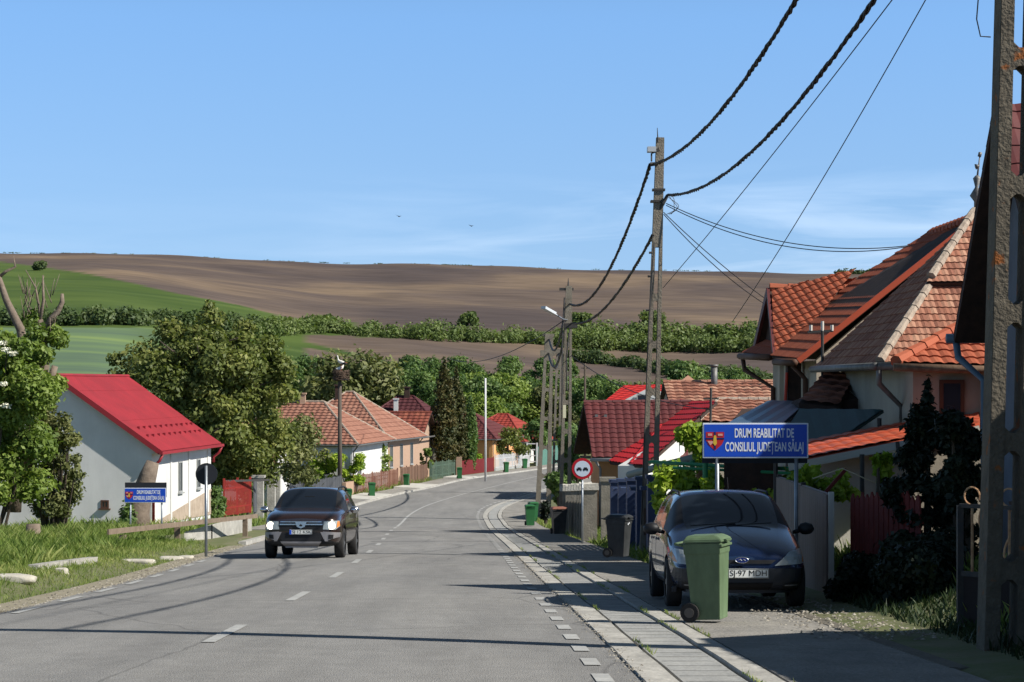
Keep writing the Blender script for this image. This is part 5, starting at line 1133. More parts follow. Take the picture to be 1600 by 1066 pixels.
b = MB(); b.add([(6.2, 48.1, .7), (6.2, 52.2, .75), (6.2, 50, 2.1), (6.5, 48.1, .7), (6.5, 52.2, .75), (6.5, 50, 2.1)], [(0, 1, 2), (5, 4, 3), (0, 3, 4, 1), (1, 4, 5, 2), (2, 5, 3, 0)]); world_part(b.build('gable_front', D_wood), h2)
b = MB(); b.bar(Vector((5.95, 47.9, .6)), dr0+Vector((-.04, 0, -.05)), .07, .2); b.bar(d1_, dr0+Vector((-.04, 0, -.05)), .07, .2); world_part(b.build('barge_board', T_maroon), h2)
gutter(h2, [e0+Vector((-.08, -.05, -.06)), Vector((5.95, 47.8, .5))], .08, FRb); gutter(h2, [Vector((5.85, 48, .6)), e1_+Vector((-.08, 0, -.06))], .08, FRb)
gutter(h2, [(5.72, 52.3, .62), (5.75, 52.2, .35), (6.38, 51.6, -.1), (6.38, 51.6, -4)], .06, FRb, 'downpipe')
gutter(h2, [(6.1, 45.9, .4), (6.38, 45.9, .1), (6.38, 45.9, -3.5)], .06, FRb, 'downpipe')
b = MB(); b.box((6.22, 46.7, -1.3), (.3, .35, 3.7)); world_part(b.build('timber_post', D_wood), h2)
b = MB(); b.tube([(6.05, 46.5, .25), (6.02, 46.5, -.3), (5.98, 46.5, -1.0)], .035, 6); world_part(b.build('red_pipe', mat('red_pipe', srgb(190, 60, 40), .5)), h2)
b = MB(); b.box((6.3, 49.5, -.3), (.1, .35, 1.7)); world_part(b.build('wall_strip', W_cream), h2)
# service bracket with insulators on the street side roof edge
mp_t = thing('service_mast', 'short roof mast with white insulators at the orange roof edge', 'mast', tuple(W(1285, 650, 43)))
b = MB(); b.tube([W(1285, 660, 43), W(1285, 505, 43)], .03, 8); b.bar(W(1262, 519, 43), W(1302, 517, 43), .04, .05); world_part(b.build('pipe', M_iron), mp_t)
for px in (1267, 1285, 1300): b = MB(); b.tube([W(px, 517, 43), W(px, 508 if px != 1285 else 502, 43)], .032, 8); world_part(b.build('insulator', mat('porcelain', srgb(206, 200, 190), .3)), mp_t)
# lean-to tile roof, metal shed roofs, orange canopy
sh = thing('lean_to', 'low lean to with weathered brown tile roof between the two tiled houses', 'shed', (6, 41, -3.5))
polyroof(sh, 'roof', [[W(1248, 630, 41), W(1310, 637, 40.6), W(1338, 584, 43), W(1292, 584, 43.2)]], T_mossy, .28, .42, 3, .05, .03, th=.1)
b = MB(); a_, c_ = W(1252, 631, 41.1), W(1336, 590, 43); b.prism([(a_.x, 41.2), (c_.x, 41.2), (c_.x, 43.3), (a_.x, 43.3)], -4.2, [a_.z-.02, c_.z-.4, c_.z-.1, a_.z-.0]); world_part(b.build('wall', D_wood), sh)
M_bmet = mat('blue_grey_sheet_roof', srgb(64, 84, 104), .38, srgb(78, 98, 116), 2, .1, metal=.35, stretch=(1, 1, 1)); M_gmet = mat('green_sheet_roof', srgb(30, 66, 66), .42, srgb(26, 56, 60), 1.5, .1, spec=.5)
s1 = thing('blue_metal_shed', 'shed with blue grey sheet metal roof behind the blue road sign', 'shed', (4.7, 40, -3.6))
polyroof(s1, 'roof', [[W(1128, 667, 38.5), W(1218, 667, 38.2), W(1262, 628, 43), PP(W(1128, 667, 38.5), W(1218, 667, 38.2), W(1262, 628, 43), 1200, 627)]], M_bmet, .28, 3.5, 4, .0, .012, th=.05, waven=1, deck=M_bmet)
a_, c_ = W(1132, 667, 38.7), W(1216, 667, 38.7); b = MB(); b.prism([(a_.x, 38.8), (c_.x, 38.8), (c_.x+.3, 43), (a_.x+.8, 43)], -4, [a_.z-.06]*2+[-.5]*2); world_part(b.build('wall', D_wood), s1)
s2 = thing('green_metal_shed', 'shed with dark green sheet metal roof between the road sign and orange canopy', 'shed', (5, 36, -3.4))
polyroof(s2, 'roof', [[W(1200, 716, 36.), W(1330, 674, 35.8), W(1380, 641, 36.2), PP(W(1200, 716, 36.), W(1330, 674, 35.8), W(1380, 641, 36.2), 1250, 640)]], M_gmet, .3, 3.5, 4, .0, .01, th=.05, waven=1, deck=M_gmet)
for px, py in ((1212, 714), (1325, 678), (1374, 648)): p = PP(W(1200, 716, 36.), W(1330, 674, 35.8), W(1380, 641, 36.2), px, py); b = MB(); b.tube([(p.x, p.y, -4), p-Vector((0, 0, .06))], .04, 6); world_part(b.build('post', M_iron), s2)
M_can = mat('orange_sheet_canopy', srgb(190, 94, 66), .5, srgb(176, 84, 58), 1.2, .1, 20, amt=.6)
ca = thing('orange_canopy', 'long orange sheet metal canopy over the yard right of the blue sign', 'canopy', (4.2, 31.2, -3.1))
A0, A1, B0 = W(1232, 723, 34.2), W(1530, 664, 34.4), W(1232, 695, 35.8); B1 = PP(A0, A1, B0, 1530, 641)
polyroof(ca, 'roof', [[A0, A1, B1, B0]], M_can, .21, .42, 3, .022, .016, th=.05, deck=M_can)
b = MB(); b.bar(A0-Vector((0, .03, .07)), A1-Vector((0, .03, .07)), .03, .12); world_part(b.build('fascia', W_offw), ca)
for px in (1347, 1500): p = W(px, 0, 34.2); b = MB(); b.tube([(p.x, 34.2, -3.3), (p.x, 34.2, A0.z+(A1.z-A0.z)*(px-1232)/298-.1)], .04, 8); world_part(b.build('post', M_iron), ca)
b = MB(); p0 = W(1402, 690, 34.1); b.tube([p0, p0+Vector((.02, 0, -.2)), W(1395, 722, 34.1), W(1383, 732, 34.1)], .035, 6); world_part(b.build('downpipe', M_iron), ca)
b = MB(); b.box((W(1390, 0, 36).x, 35.6, -2.5), (2.6, .12, 2.6)); tag(b.build('yard_wall', W_offw), 'pale plastered yard wall beneath the orange canopy', 'wall')
# --- corrugated fence panel (two leaves), red pickets
M_corr = mat('brown_corrugated_sheet', srgb(142, 127, 118), .55, srgb(124, 110, 103), 1.5, .1, 20, amt=.8, spec=.3)
cf = thing('corrugated_fence', 'brown grey corrugated sheet fence right of the parked car', 'fence', (4.3, 28.9, -3.1))
for (ya, yb) in ((28.9, 31.6), (31.65, 34.4)):
    V = []; n = int((yb-ya)/.02); L = []
    for i in range(n+1):
        y_ = ya+(yb-ya)*i/n; ph = (y_*9) % 1; o_ = .028*(1 if .25 < ph < .7 else 0)
        for z_ in (-3.2, -1.52): 
            for dx in (0, .01): V.append((4.30+o_+dx, y_, z_ if z_ > -3 else zr(y_)+.1))
    Fc = []
    for i in range(n):
        a = 4*i; c = a+4; Fc += [(a, a+2, c+2, c), (a+1, c+1, c+3, a+3), (a+2, a+3, c+3, c+2)]
    Fc += [(0, 1, 3, 2), (4*n, 4*n+2, 4*n+3, 4*n+1)]
    world_part(mk('sheet', V, Fc, M_corr), cf)
for y_ in (28.85, 31.62, 34.45):
    b = MB(); b.box((4.36, y_, -2.35), (.07, .06, 1.75)); world_part(b.build('post', W_offw if y_ < 29 else M_iron), cf)
b = MB(); b.box((4.36, 31.6, -1.53), (.05, 5.5, .04)); world_part(b.build('top_rail', M_corr), cf)
M_redw = mat('dark_red_boards', srgb(124, 52, 44), .8, srgb(88, 36, 32), 3, .4, 25, amt=.8)
def pickets(name, label, a, b_, h, wd, gap, m, base=None, point=True, railm=None, th=.025, cat='fence', group=None, hvar=.03, posts=0, lat=None):
    a = Vector(a); b_ = Vector(b_); L = (Vector((b_.x, b_.y, 0))-Vector((a.x, a.y, 0))).length; u = (b_-a).normalized(); uh = Vector((u.x, u.y, 0)).normalized(); nn = Vector((uh.y, -uh.x, 0))
    t = thing(name, label, cat, a, group=group); n = max(1, int(L/(wd+gap)))
    allb = []
    for i in range(n):
        c = a.lerp(b_, (i+.5)/n); hh = h*(1+rnd.uniform(-hvar, hvar)); p0 = c-uh*wd/2; p1 = c+uh*wd/2
        b = MB(); q = [p0, p1, p1+Vector((0, 0, hh)), p0+Vector((0, 0, hh))]
        if point: q = [p0, p1, p1+Vector((0, 0, hh-wd*.6)), c+Vector((0, 0, hh)), p0+Vector((0, 0, hh-wd*.6))]
        b.slab([x+nn*th/2 for x in q], th); allb.append(b)
    if n <= 100:
        for b in allb: world_part(b.build('picket', m), t)
    else:
        for b in allb[:100]: world_part(b.build('picket', m), t)
    for z_ in (.22*h, .78*h): b = MB(); b.bar(a+Vector((0, 0, z_))-nn*th*1.2, b_+Vector((0, 0, z_))-nn*th*1.2, .03, .06); world_part(b.build('rail', railm or m), t)
    for i in range(posts+1 if posts else 0):
        c = a.lerp(b_, i/posts); b = MB(); b.box(c+Vector((0, 0, h*.52))-nn*.06, (.09, .09, h*1.1)); world_part(b.build('post', railm or m), t)
    return t
pickets('picket_fence', 'dark red board fence in shade behind the corrugated sheet', (4.62, 28.8, -3.15), (5.15, 26.6, -3.0), 1.62, .13, .03, M_redw, point=True)
b = MB(); b.tube([W(1270, 748, 30), W(1316, 732, 30), W(1345, 745, 30), W(1400, 770, 30)], .008, 5); tag(b.build('clothes_line', mat('pale_cord', srgb(200, 190, 160), .7), smooth=True), 'pale cord sagging above the dark red boards', 'cord')
b = MB(); b.bar(W(1285, 775, 31), W(1322, 733, 31), .05, .05); tag(b.build('timber_strut', M_redw), 'thin slanting reddish timber strut behind the corrugated fence', 'timber')
b = MB(); b.box(W(1272, 768, 34)+Vector((0, 0, -.4)), (.1, .1, 1.3)); tag(b.build('brick_post', mat('red_post', srgb(170, 78, 62), .8)), 'short reddish post just above the corrugated fence', 'post')
# iron gate
M_rust_lit = mat('rusty_iron_highlit', srgb(150, 98, 66), .9, srgb(214, 180, 140), 14, .8, 40, amt=1.)  # rust, with pale sunlit highlights mixed into the colour
gt = thing('iron_gate', 'rusty wrought iron gate with dark lower panels behind the near pole', 'gate', (4.4, 21, -2.2))
ga = W(1500, 790, 21.2); gb = Vector((6.1, 19.6, ga.z))
b = MB(); b.box((ga.x-.02, ga.y, -2.0), (.07, .07, (ga.z+2.55)*1.0+1.0)); 
b = MB(); b.bar((ga.x, ga.y, -2.6), (ga.x, ga.y, ga.z+.0), .06, .06); world_part(b.build('gate_post', M_iron), gt)
for nm, zt_, hgt in (('top_rail', ga.z, .04), ('middle_rail', ga.z-.68, .05)):
    b = MB(); b.bar((ga.x, ga.y, zt_), (gb.x, gb.y, zt_), .04, hgt); world_part(b.build(nm, M_iron), gt)
b = MB(); b.slab([Vector((ga.x, ga.y, -2.5)), Vector((gb.x, gb.y, -2.4)), Vector((gb.x, gb.y, ga.z-.7)), Vector((ga.x, ga.y, ga.z-.7))], .02); world_part(b.build('lower_panel', mat('dark_gate_panel', srgb(44, 36, 34), .8)), gt)
nb_ = 16; u = (gb-ga)/nb_
for i in range(1, nb_):
    c = ga+u*i; b = MB(); b.bar(c-Vector((0, 0, .68)), c+Vector((0, 0, .02+.1*(i % 3 == 0))), .022, .022)
    if i % 2 == 0:
        pts = [c+u.normalized()*(.06*math.sin(a*.5))*(1 if (i//2) % 2 else -1)+Vector((0, 0, -.62+.052*a)) for a in range(13)]; b.tube(pts, .012, 5)
    world_part(b.build('bar', M_rust_lit), gt)
    if i % 3 == 1: b = MB(); b.tube([c+u.normalized()*(.09*math.cos(a))+Vector((0, 0, .1+.09*math.sin(a))) for a in [k*.45 for k in range(-1, 11)]], .01, 5); world_part(b.build('scroll', M_rust_lit), gt)
# --- tile roofs farther right
h6 = thing('long_tiled_house', 'low house with long plain pinkish clay tile roof left of the dormer house', 'house', (8, 108, -6.9))
a0, a1, b0, b1 = W(1045, 628, 106), W(1215, 630, 106), W(1036, 598, 110), W(1210, 597, 110)
bk0, bk1 = W(1030, 628, 115), W(1200, 628, 115)
polyroof(h6, 'roof', [[a0, a1, b1, b0], [bk0, bk1, b1, b0]], T_old, .45, .62, 2, .06, .04, [(b0, b1)])
b = MB(); b.prism([(a0.x+.3, 106.5), (a1.x, 106.5), (a1.x, 114), (a0.x+.3, 114)], -8, a0.z); b.add([(a0.x+.3, 106.5, a0.z), (a0.x+.3, 114, a0.z), (a0.x+.3, 110, b0.z-.12), (a0.x+.6, 106.5, a0.z), (a0.x+.6, 114, a0.z), (a0.x+.6, 110, b0.z-.12)], [(0, 1, 2), (5, 4, 3), (0, 3, 4, 1), (1, 4, 5, 2), (2, 5, 3, 0)]); world_part(b.build('wall', W_beige), h6)
b = MB(); p = W(1116, 600, 109.5); b.tube([p-Vector((0, 0, .6)), W(1116, 572, 109.5)], .17, 10); b.tube([W(1116, 573, 109.5), W(1116, 570, 109.5)], .22, 10); world_part(b.build('flue', D_zinc, smooth=True), h6)
b = MB(); p = W(1075, 596, 111); b.add([p+Vector((-.55, -.4, -.1)), p+Vector((.55, -.4, -.1)), p+Vector((.55, .5, -.1)), p+Vector((-.55, .5, -.1)), p+Vector((0, 0, .32))], [(0, 1, 4), (1, 2, 4), (2, 3, 4), (3, 0, 4), (3, 2, 1, 0)]); world_part(b.build('roof_turret', T_old), h6)
h7 = thing('lower_tiled_house', 'weathered orange tile roofed annexe beside the bright red metal roof', 'house', (6, 84, -5.9))
a0, a1, b0, b1 = W(1092, 660, 80), W(1230, 664, 80), W(1122, 626, 84), W(1232, 626, 84); bk0, bk1 = W(1110, 660, 88), W(1230, 660, 88)
polyroof(h7, 'roof', [[a0, a1, b1, b0], [bk0, bk1, b1, b0]], T_old, .42, .55, 2, .05, .04, [(a0, b0), (b0, b1)], rm=D_mortar)
b = MB(); b.prism([(a0.x+.5, 80.4), (a1.x, 80.4), (a1.x, 87), (a0.x+.5, 87)], -7, a0.z); world_part(b.build('wall', W_beige), h7)
b = MB(); b.tube([W(1110, 664, 79), W(1111, 606, 79)], .05, 6); b.bar(W(1099, 623, 79), W(1123, 623, 79), .06, .06)
tag(b.build('antenna_mast', M_iron), 'thin dark antenna mast with crossbar beside the bright red roof', 'antenna')
h8 = thing('far_red_house', 'far white house with plain red roof above the maroon roof', 'house', (6, 140, -7.6))
a0, a1, b0, b1 = W(942, 630, 138), W(1012, 630, 138), W(975, 603, 143), W(1034, 602, 143)
polyroof(h8, 'roof', [[a0, W(1034, 640, 136), b1, b0], [W(940, 634, 148), W(1030, 634, 148), b1, b0]], mat('plain_red_roof', srgb(184, 46, 40), .55, srgb(168, 40, 36), 1), .5, .6, 2, .03, .03)
b = MB(); b.prism([(a0.x+.9, 138.7), (a1.x+1, 138.7), (a1.x+1, 147), (a0.x+.9, 147)], -9, a0.z+.1); world_part(b.build('wall', W_white), h8)
gp = thing('white_gable', 'small white gable with one window in front of the far red roof', 'gable', tuple(W(985, 632, 134)))
b = MB(); g_ = [W(962, 632, 134), W(1034, 634, 134), W(1034, 612, 134), W(1010, 608, 134)]; b.slab([g_[0], g_[1], g_[2], g_[3]], .2); world_part(b.build('wall', W_white), gp)
window(gp, W(1003, 622, 133.9), (1, 0, 0), .6, .4, FR, pos=Vector((0, -1, 0)), bars=0)
# maroon house with bright red annexe
hm = thing('maroon_roof_house', 'peach walled house with maroon metal tile roof behind the no overtaking sign', 'house', (3.2, 80, -5.75))
a0, a1, b0, b1 = W(926, 716, 79.5), W(1075, 716, 79.5), W(912, 630, 84), W(1078, 629, 84); bk0, bk1 = W(896, 706, 88.5), W(1060, 706, 88.5)
polyroof(hm, 'roof', [[a0, a1, b1, b0], [bk0, bk1, b1, b0]], T_maroon, .3, .42, 4, .03, .035, [(b0, b1)], rr=.08)
b = MB(); x0 = a0.x+.25
b.prism([(x0, 80), (a1.x, 80), (a1.x, 88), (x0, 88)], -7.2, a0.z+.1); world_part(b.build('wall', W_peach), hm)
b = MB(); b.add([(x0, 80, a0.z), (x0, 88, a0.z), (x0, 84, b0.z-.15), (x0+.3, 80, a0.z), (x0+.3, 88, a0.z), (x0+.3, 84, b0.z-.15)], [(0, 1, 2), (5, 4, 3), (0, 3, 4, 1), (1, 4, 5, 2), (2, 5, 3, 0)]); world_part(b.build('gable_boards', D_wood), hm)
gutter(hm, [a0+Vector((-.1, -.08, -.06)), a1+Vector((0, -.08, -.06))], .07, mat('pale_gutter', srgb(150, 148, 144), .5)); gutter(hm, [a0+Vector((.1, 0, -.1)), a0+Vector((.3, .25, -.4)), (a0.x+.3, 79.85, -5.8)], .05, mat('pale_gutter', srgb(150, 148, 144), .5), 'downpipe')
b = MB()
for px, py in ((932, 651), (946, 651)): b.box(W(px, py, 82.7), (.12, .1, .16))
b.box(W(939, 654, 82.7), (.5, .06, .06)); world_part(b.build('roof_step', D_zinc), hm)
an = thing('red_roof_annexe', 'white annexe with bright red metal tile roof joined to the maroon house', 'house', (4.6, 76, -5.6))
p0, p1_, p2_ = W(985, 727, 77.0), W(1008, 728, 75), W(1120, 628, 80.5); p3_ = PP(p0, p1_, p2_, 1064, 628)
polyroof(an, 'roof', [[p0, p1_, p2_, p3_], [p0, W(952, 722, 79), p3_]], T_redtile, .3, .42, 4, .03, .035, [(p0, p3_)], rr=.08)
b = MB(); c0_, c1_ = W(966, 724, 77), W(1000, 724, 76); b.prism([(c0_.x, 77.2), (c1_.x+.1, 76.3), (6.6, 80), (c0_.x+.5, 81)], -7, [c0_.z-.1, c1_.z-.1, p2_.z-.9, c0_.z+.0]); world_part(b.build('wall', W_white), an)
# concrete wall with stone caps, blue slat fence
t = thing('stone_capped_fence', 'concrete post fence topped with rough pale stones beside the no overtaking sign', 'fence', (3.0, 66, -5.1))
q = random.Random(3)
for i in range(9):
    Y = 64.5+i*2.0; px = 922-i*4.6; p = W(px, 0, Y); z0 = zr(Y)+.1; H = 1.55
    b = MB(); b.box((p.x, Y, z0+H/2), (.42 if i == 0 else .3, .38, H)); world_part(b.build('post', mat('old_concrete_post', srgb(136, 130, 118), .95, srgb(108, 104, 94), 3, .6, 20)), t)
    b = MB(); b.box((p.x, Y, z0+H+.05), (.52, .5, .1)); b.prism([(p.x-.25, Y-.24), (p.x+.25, Y-.24), (p.x+.25, Y+.24), (p.x-.25, Y+.24)], z0+H+.1, [z0+H+.14+q.uniform(0, .12) for _ in range(4)]); world_part(b.build('cap_stone', M_stone), t)
    if i < 8:
        p2__ = W(px-4.6, 0, Y+2); b = MB(); b.bar((p.x, Y+.2, z0+.65), (p2__.x, Y+1.8, z0+.55), .08, 1.1, up=Vector((0, 0, 1))); world_part(b.build('panel', mat('dark_panel', srgb(70, 68, 66), .9)), t)
M_bluef = mat('slate_blue_slats', srgb(58, 70, 98), .6, srgb(48, 58, 84), 2, .1)
t = thing('blue_slat_fence', 'slate blue fence of wide slatted posts behind the grey black bin', 'fence', (3.1, 62, -4.8))
for i in range(9):
    Y = 61-i*1.62; X = 3.05+.03*i; z0 = zr(Y)+.1; H = 1.75 if i % 2 == 0 else 1.5
    b = MB(); b.box((X, Y, z0+H/2), (.42, .42, H) if i % 2 == 0 else (.2, .3, H)); b.prism([(X-.25, Y-.25), (X+.25, Y-.25), (X+.25, Y+.25), (X-.25, Y+.25)], z0+H, z0+H+.08)
    world_part(b.build('post', M_bluef), t)
    if i < 8:
        for k in range(9):
            b = MB(); b.bar((X, Y-.15, z0+.2+k*.15), (X+.03, Y-1.45, z0+.2+k*.15+.08), .04, .1); world_part(b.build('slat', M_bluef), t)
b = MB(); b.box((2.86, 63.2, zr(63)+.95), (.4, .4, 1.9)); b.box((2.86, 63.2, zr(63)+1.95), (.5, .5, .12)); tag(b.build('gate_pillar', mat('old_concrete_post', (.3, .3, .3))), 'capped concrete gate pillar between stone fence and blue fence', 'pillar')
t = thing('awning_pipe', 'grey rolled awning tube slanting above the blue fence', 'awning', tuple(W(1000, 740, 52))); b = MB(); b.tube([W(983, 742, 54), W(1100, 711, 48)], .09, 10); world_part(b.build('tube', mat('grey_green_pipe', srgb(110, 122, 114), .6), smooth=True), t)
# pergola with vines
M_gp = mat('green_painted_pipe', srgb(44, 118, 78), .5)
pg = thing('vine_pergola', 'green pipe pergola covered in yellow green vines behind the parked car', 'pergola', (3.8, 40, -3.5))
for px, Y in ((1052, 42), (1082, 41), (1102, 39), (1160, 42), (1210, 39)):
    p = W(px, 727, Y); b = MB(); b.tube([(p.x, Y, -4), p+Vector((0, 0, .1))], .05, 8); world_part(b.build('post', M_gp), pg)
b = MB(); b.tube([W(1015, 722, 42), W(1140, 729, 40), W(1300, 735, 38)], .04, 6); b.tube([W(1052, 731, 40), W(1290, 742, 38)], .03, 6); world_part(b.build('crossbar', M_gp), pg)
q = random.Random(31); bl = []
for _ in range(70):
    px = q.uniform(1030, 1250); Y = q.uniform(38.5, 42.5); c = W(px, q.uniform(733, 800), Y); bl.append((c.x, Y, c.z, q.uniform(.12, .26), .3, q.uniform(.1, .24)))
for _ in range(14):
    px = q.uniform(1240, 1345); Y = q.uniform(32.6, 34); c = W(px, q.uniform(735, 775), Y); bl.append((c.x, Y, c.z, q.uniform(.08, .16), .2, q.uniform(.08, .14)))
for _ in range(14):
    px = q.uniform(1068, 1102); Y = 44; c = W(px, q.uniform(668, 720), Y); bl.append((c.x, Y, c.z, q.uniform(.12, .22), .3, q.uniform(.12, .2)))
o = leafcloud('vine', bl, 17000, .115, L_vine, None, 31, .9, droop=.1); world_part(o, pg)
# shaded greenery at right
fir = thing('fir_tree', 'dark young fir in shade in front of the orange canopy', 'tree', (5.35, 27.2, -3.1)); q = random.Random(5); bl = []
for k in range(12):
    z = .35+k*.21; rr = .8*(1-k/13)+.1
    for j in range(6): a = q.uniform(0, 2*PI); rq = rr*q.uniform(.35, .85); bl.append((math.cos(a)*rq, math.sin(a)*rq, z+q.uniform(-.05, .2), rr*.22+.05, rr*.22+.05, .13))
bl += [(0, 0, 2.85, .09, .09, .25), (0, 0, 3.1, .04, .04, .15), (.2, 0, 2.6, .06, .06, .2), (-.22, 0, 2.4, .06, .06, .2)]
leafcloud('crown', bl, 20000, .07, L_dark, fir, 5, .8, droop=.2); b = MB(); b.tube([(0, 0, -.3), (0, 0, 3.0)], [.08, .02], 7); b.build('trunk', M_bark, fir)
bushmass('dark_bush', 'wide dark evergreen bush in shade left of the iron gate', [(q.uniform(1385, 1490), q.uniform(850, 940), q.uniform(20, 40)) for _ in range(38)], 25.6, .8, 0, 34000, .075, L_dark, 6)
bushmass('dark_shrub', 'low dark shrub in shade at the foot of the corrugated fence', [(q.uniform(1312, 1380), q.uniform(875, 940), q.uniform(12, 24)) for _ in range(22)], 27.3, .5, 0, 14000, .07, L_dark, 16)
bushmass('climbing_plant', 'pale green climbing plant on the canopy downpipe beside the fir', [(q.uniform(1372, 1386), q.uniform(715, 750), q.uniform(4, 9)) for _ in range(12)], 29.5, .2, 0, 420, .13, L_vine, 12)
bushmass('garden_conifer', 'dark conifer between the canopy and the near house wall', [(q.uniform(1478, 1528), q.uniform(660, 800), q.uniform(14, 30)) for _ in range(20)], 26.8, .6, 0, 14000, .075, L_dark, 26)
bushmass('round_box_bush', 'clipped round dark green bush beside the path bend', [(q.uniform(866, 884), q.uniform(748, 782), q.uniform(10, 16)) for _ in range(16)], 92, .8, 0, 3000, .2, L_mid, 36)
bushmass('small_conifer', 'small dark conifer at the foot of the bend pole', [(q.uniform(850, 858), q.uniform(786, 812), q.uniform(4, 8)) for _ in range(9)], 97, .4, 0, 800, .16, L_dark, 37)
# ================================================================= LEFT VILLAGE
house('hip_roof_house', 'nearest white house with long weathered clay tile hip roof behind the stork pole', (-11.1, 147), (-9.4, 159.8), -1, 9.7, -4.05, 2.7, W_white, T_far, 'perp', ('hip', 'hip'), 3.5, .5, z0=-7.8, cu=.42, cv=.5, wave=.05, step=.06,
      wins=[('street', 2.5, -5.7, .8, 1.4, FR), ('near', 2.0, -5.7, .8, 1.3, FR), ('near', 5.2, -5.7, .8, 1.3, FRb)], ch=[(6.2, 5.0, -1.5, .4)], ridgem=D_mortar)
house('brick_house', 'pale brick house with steep clay tile pyramid roof and dark chimney', (-9.9, 164), (-7.7, 176), -1, 8.8, -4.1, 3.4, W_brick, T_far, 'perp', ('hip', 'hip'), 4.1, .55, z0=-8., cu=.42, cv=.5, wave=.05, step=.06,
      wins=[('street', 2.2, -5.7, .9, 1.7, FR), ('street', 5.6, -5.7, .9, 1.7, FR), ('street', 9.2, -5.7, .9, 1.7, FR)], ch=[(5.2, 5.1, -.9, .5, D_wood)], ridgem=D_mortar)
house('brown_roof_house', 'low house with brown red tile roof left of the tall cypresses', (-8.0, 180), (-7.0, 187), -1, 7, -4.3, 1.8, W_brick, T_brown, 'perp', ('gable', 'gable'), 3, .5, z0=-8.1, cu=.5, cv=.55, wave=.05, step=.06)
house('dark_maroon_house', 'dark maroon hip roofed house behind the brown red tile roof', (-6.2, 192), (-4.4, 203), -1, 9.5, -4.7, 3.5, W_cream, mat('dark_maroon_tiles', srgb(84, 42, 44), .7, srgb(68, 36, 40), 2, .2), 'perp', ('hip', 'hip'), 4, .5, z0=-8.2, cu=.5, cv=.55, wave=.05, step=.06, ch=[(5.5, 4.6, -1.1, .5, D_wood), (3.4, 5.2, -2.2, .4, W_white)])
house('peach_house', 'peach and white house with maroon roof right of the white post', (-1.9, 205), (.6, 216), -1, 7.5, -5.2, 2.2, W_peach, T_maroon, 'perp', ('hip', 'hip'), 3.2, .5, z0=-8.4, cu=.5, cv=.55, wave=.05, step=.05, wins=[('near', 2.2, -6.6, .9, 1.2, FR)])
house('far_red_roof_house', 'farthest left side house with rusty red tile hip roof and white wall', (1.0, 222), (4.2, 233), -1, 7.5, -5.9, 2.6, W_white, mat('rusty_red_tiles', srgb(150, 62, 50), .7, srgb(128, 50, 44), 2, .3, 20), 'perp', ('hip', 'hip'), 3.2, .5, z0=-8.6, cu=.5, cv=.55, wave=.05, step=.05)
house('garden_house', 'half hidden house with faded red tile roof left of the white house with hip roof', (-14.6, 128), (-14.0, 134), -1, 5, -4.6, 2.2, W_white, T_old, 'perp', ('gable', 'gable'), 2, .4, z0=-7.4, cu=.5, cv=.5)
def FL(Y, o=2.5): X = XL(Y)-o; return Vector((X, Y, G(X, Y)))
def fline(Y0, Y1, o=2.5): return FL(Y0, o), FL(Y1, o)
M_slat = mat('grey_slats', srgb(86, 88, 92), .8, srgb(66, 68, 72), 3, .2, tint=[srgb(54, 56, 60), srgb(78, 80, 84), srgb(98, 100, 104)])
M_brn = mat('brown_fence_paint', srgb(128, 96, 80), .85, srgb(108, 80, 66), 3, .3, tint=[srgb(96, 76, 64), srgb(132, 104, 86), srgb(156, 130, 110)])
M_dr = mat('red_fence_paint', srgb(164, 58, 50), .7, srgb(148, 48, 44), 3, .2)
M_grn = mat('grey_green_paint', srgb(104, 124, 108), .8, srgb(88, 108, 92), 3, .2)
a, c = W(352, 806, 97), W(393, 800, 103)
pickets('red_gate', 'red metal gate standing ajar behind the wooden rail', a, c, 1.6, .07, .16, M_dr, point=False, cat='gate', posts=2)
b = MB(); b.bar(W(352, 752, 98), W(420, 750, 104), .08, .1); tag(b.build('gate_beam', M_iron), 'dark horizontal beam above the red gate', 'beam')
pickets('dark_gate', 'dark grey slatted gate leaf between red gate and pillar', W(396, 801, 103.4), W(404, 799, 105.5), 1.6, .2, .06, M_slat, point=False, cat='gate')
for lab, px, py, Y, w_ in (('pale capped concrete gate pillar nearest the red gate', 404, 800, 105, .5), ('pale concrete pillar left of the pair above the suv mirror', 424, 798, 109, .4), ('pale concrete pillar right of the pair above the suv mirror', 432, 796, 111, .4)):
    p = W(px, py, Y); t = thing('gate_pillar', lab, 'pillar', p, group='concrete gate pillars'); b = MB(); b.box((0, 0, .6), (w_, .4, 2.2)); b.build('shaft', M_conc, t); b = MB(); b.box((0, 0, 1.76), (w_*1.3, .55, .12)); b.build('cap', M_conc, t)
pickets('slat_fence', 'dark slatted fence in front of the nearest hip roofed house', *fline(119, 140), 1.5, .16, .05, M_slat, point=False, posts=6)
b = MB(); a, c = fline(141, 144); b.bar(a+Vector((0, 0, .5)), c+Vector((0, 0, .5)), .25, 1.0); tag(b.build('low_brick_wall', W_brick), 'short low orange brick wall beside the dark slatted fence', 'wall')
pickets('brown_fence', 'reddish brown picket fence in front of the brick house', *fline(145, 162), 1.35, .08, .16, mat('red_brown_pickets', srgb(132, 88, 72), .85, srgb(120, 84, 70), 3, tint=[srgb(102, 66, 54), srgb(134, 92, 76), srgb(156, 122, 104)]), point=False, posts=5)
pickets('wooden_fence', 'weathered brown board fence between brick house and cypresses', *fline(163.5, 176), 1.4, .09, .13, M_brn, point=False, posts=5)
pickets('green_fence', 'grey green picket fence right of the cypresses', *fline(177.5, 187), 1.45, .07, .16, M_grn, posts=4)
b = MB(); a = FL(188.2); b.box(a+Vector((0, 0, .8)), (.5, .5, 1.7)); tag(b.build('brick_pillar', W_brick), 'brick pillar beside the white concrete post', 'pillar')
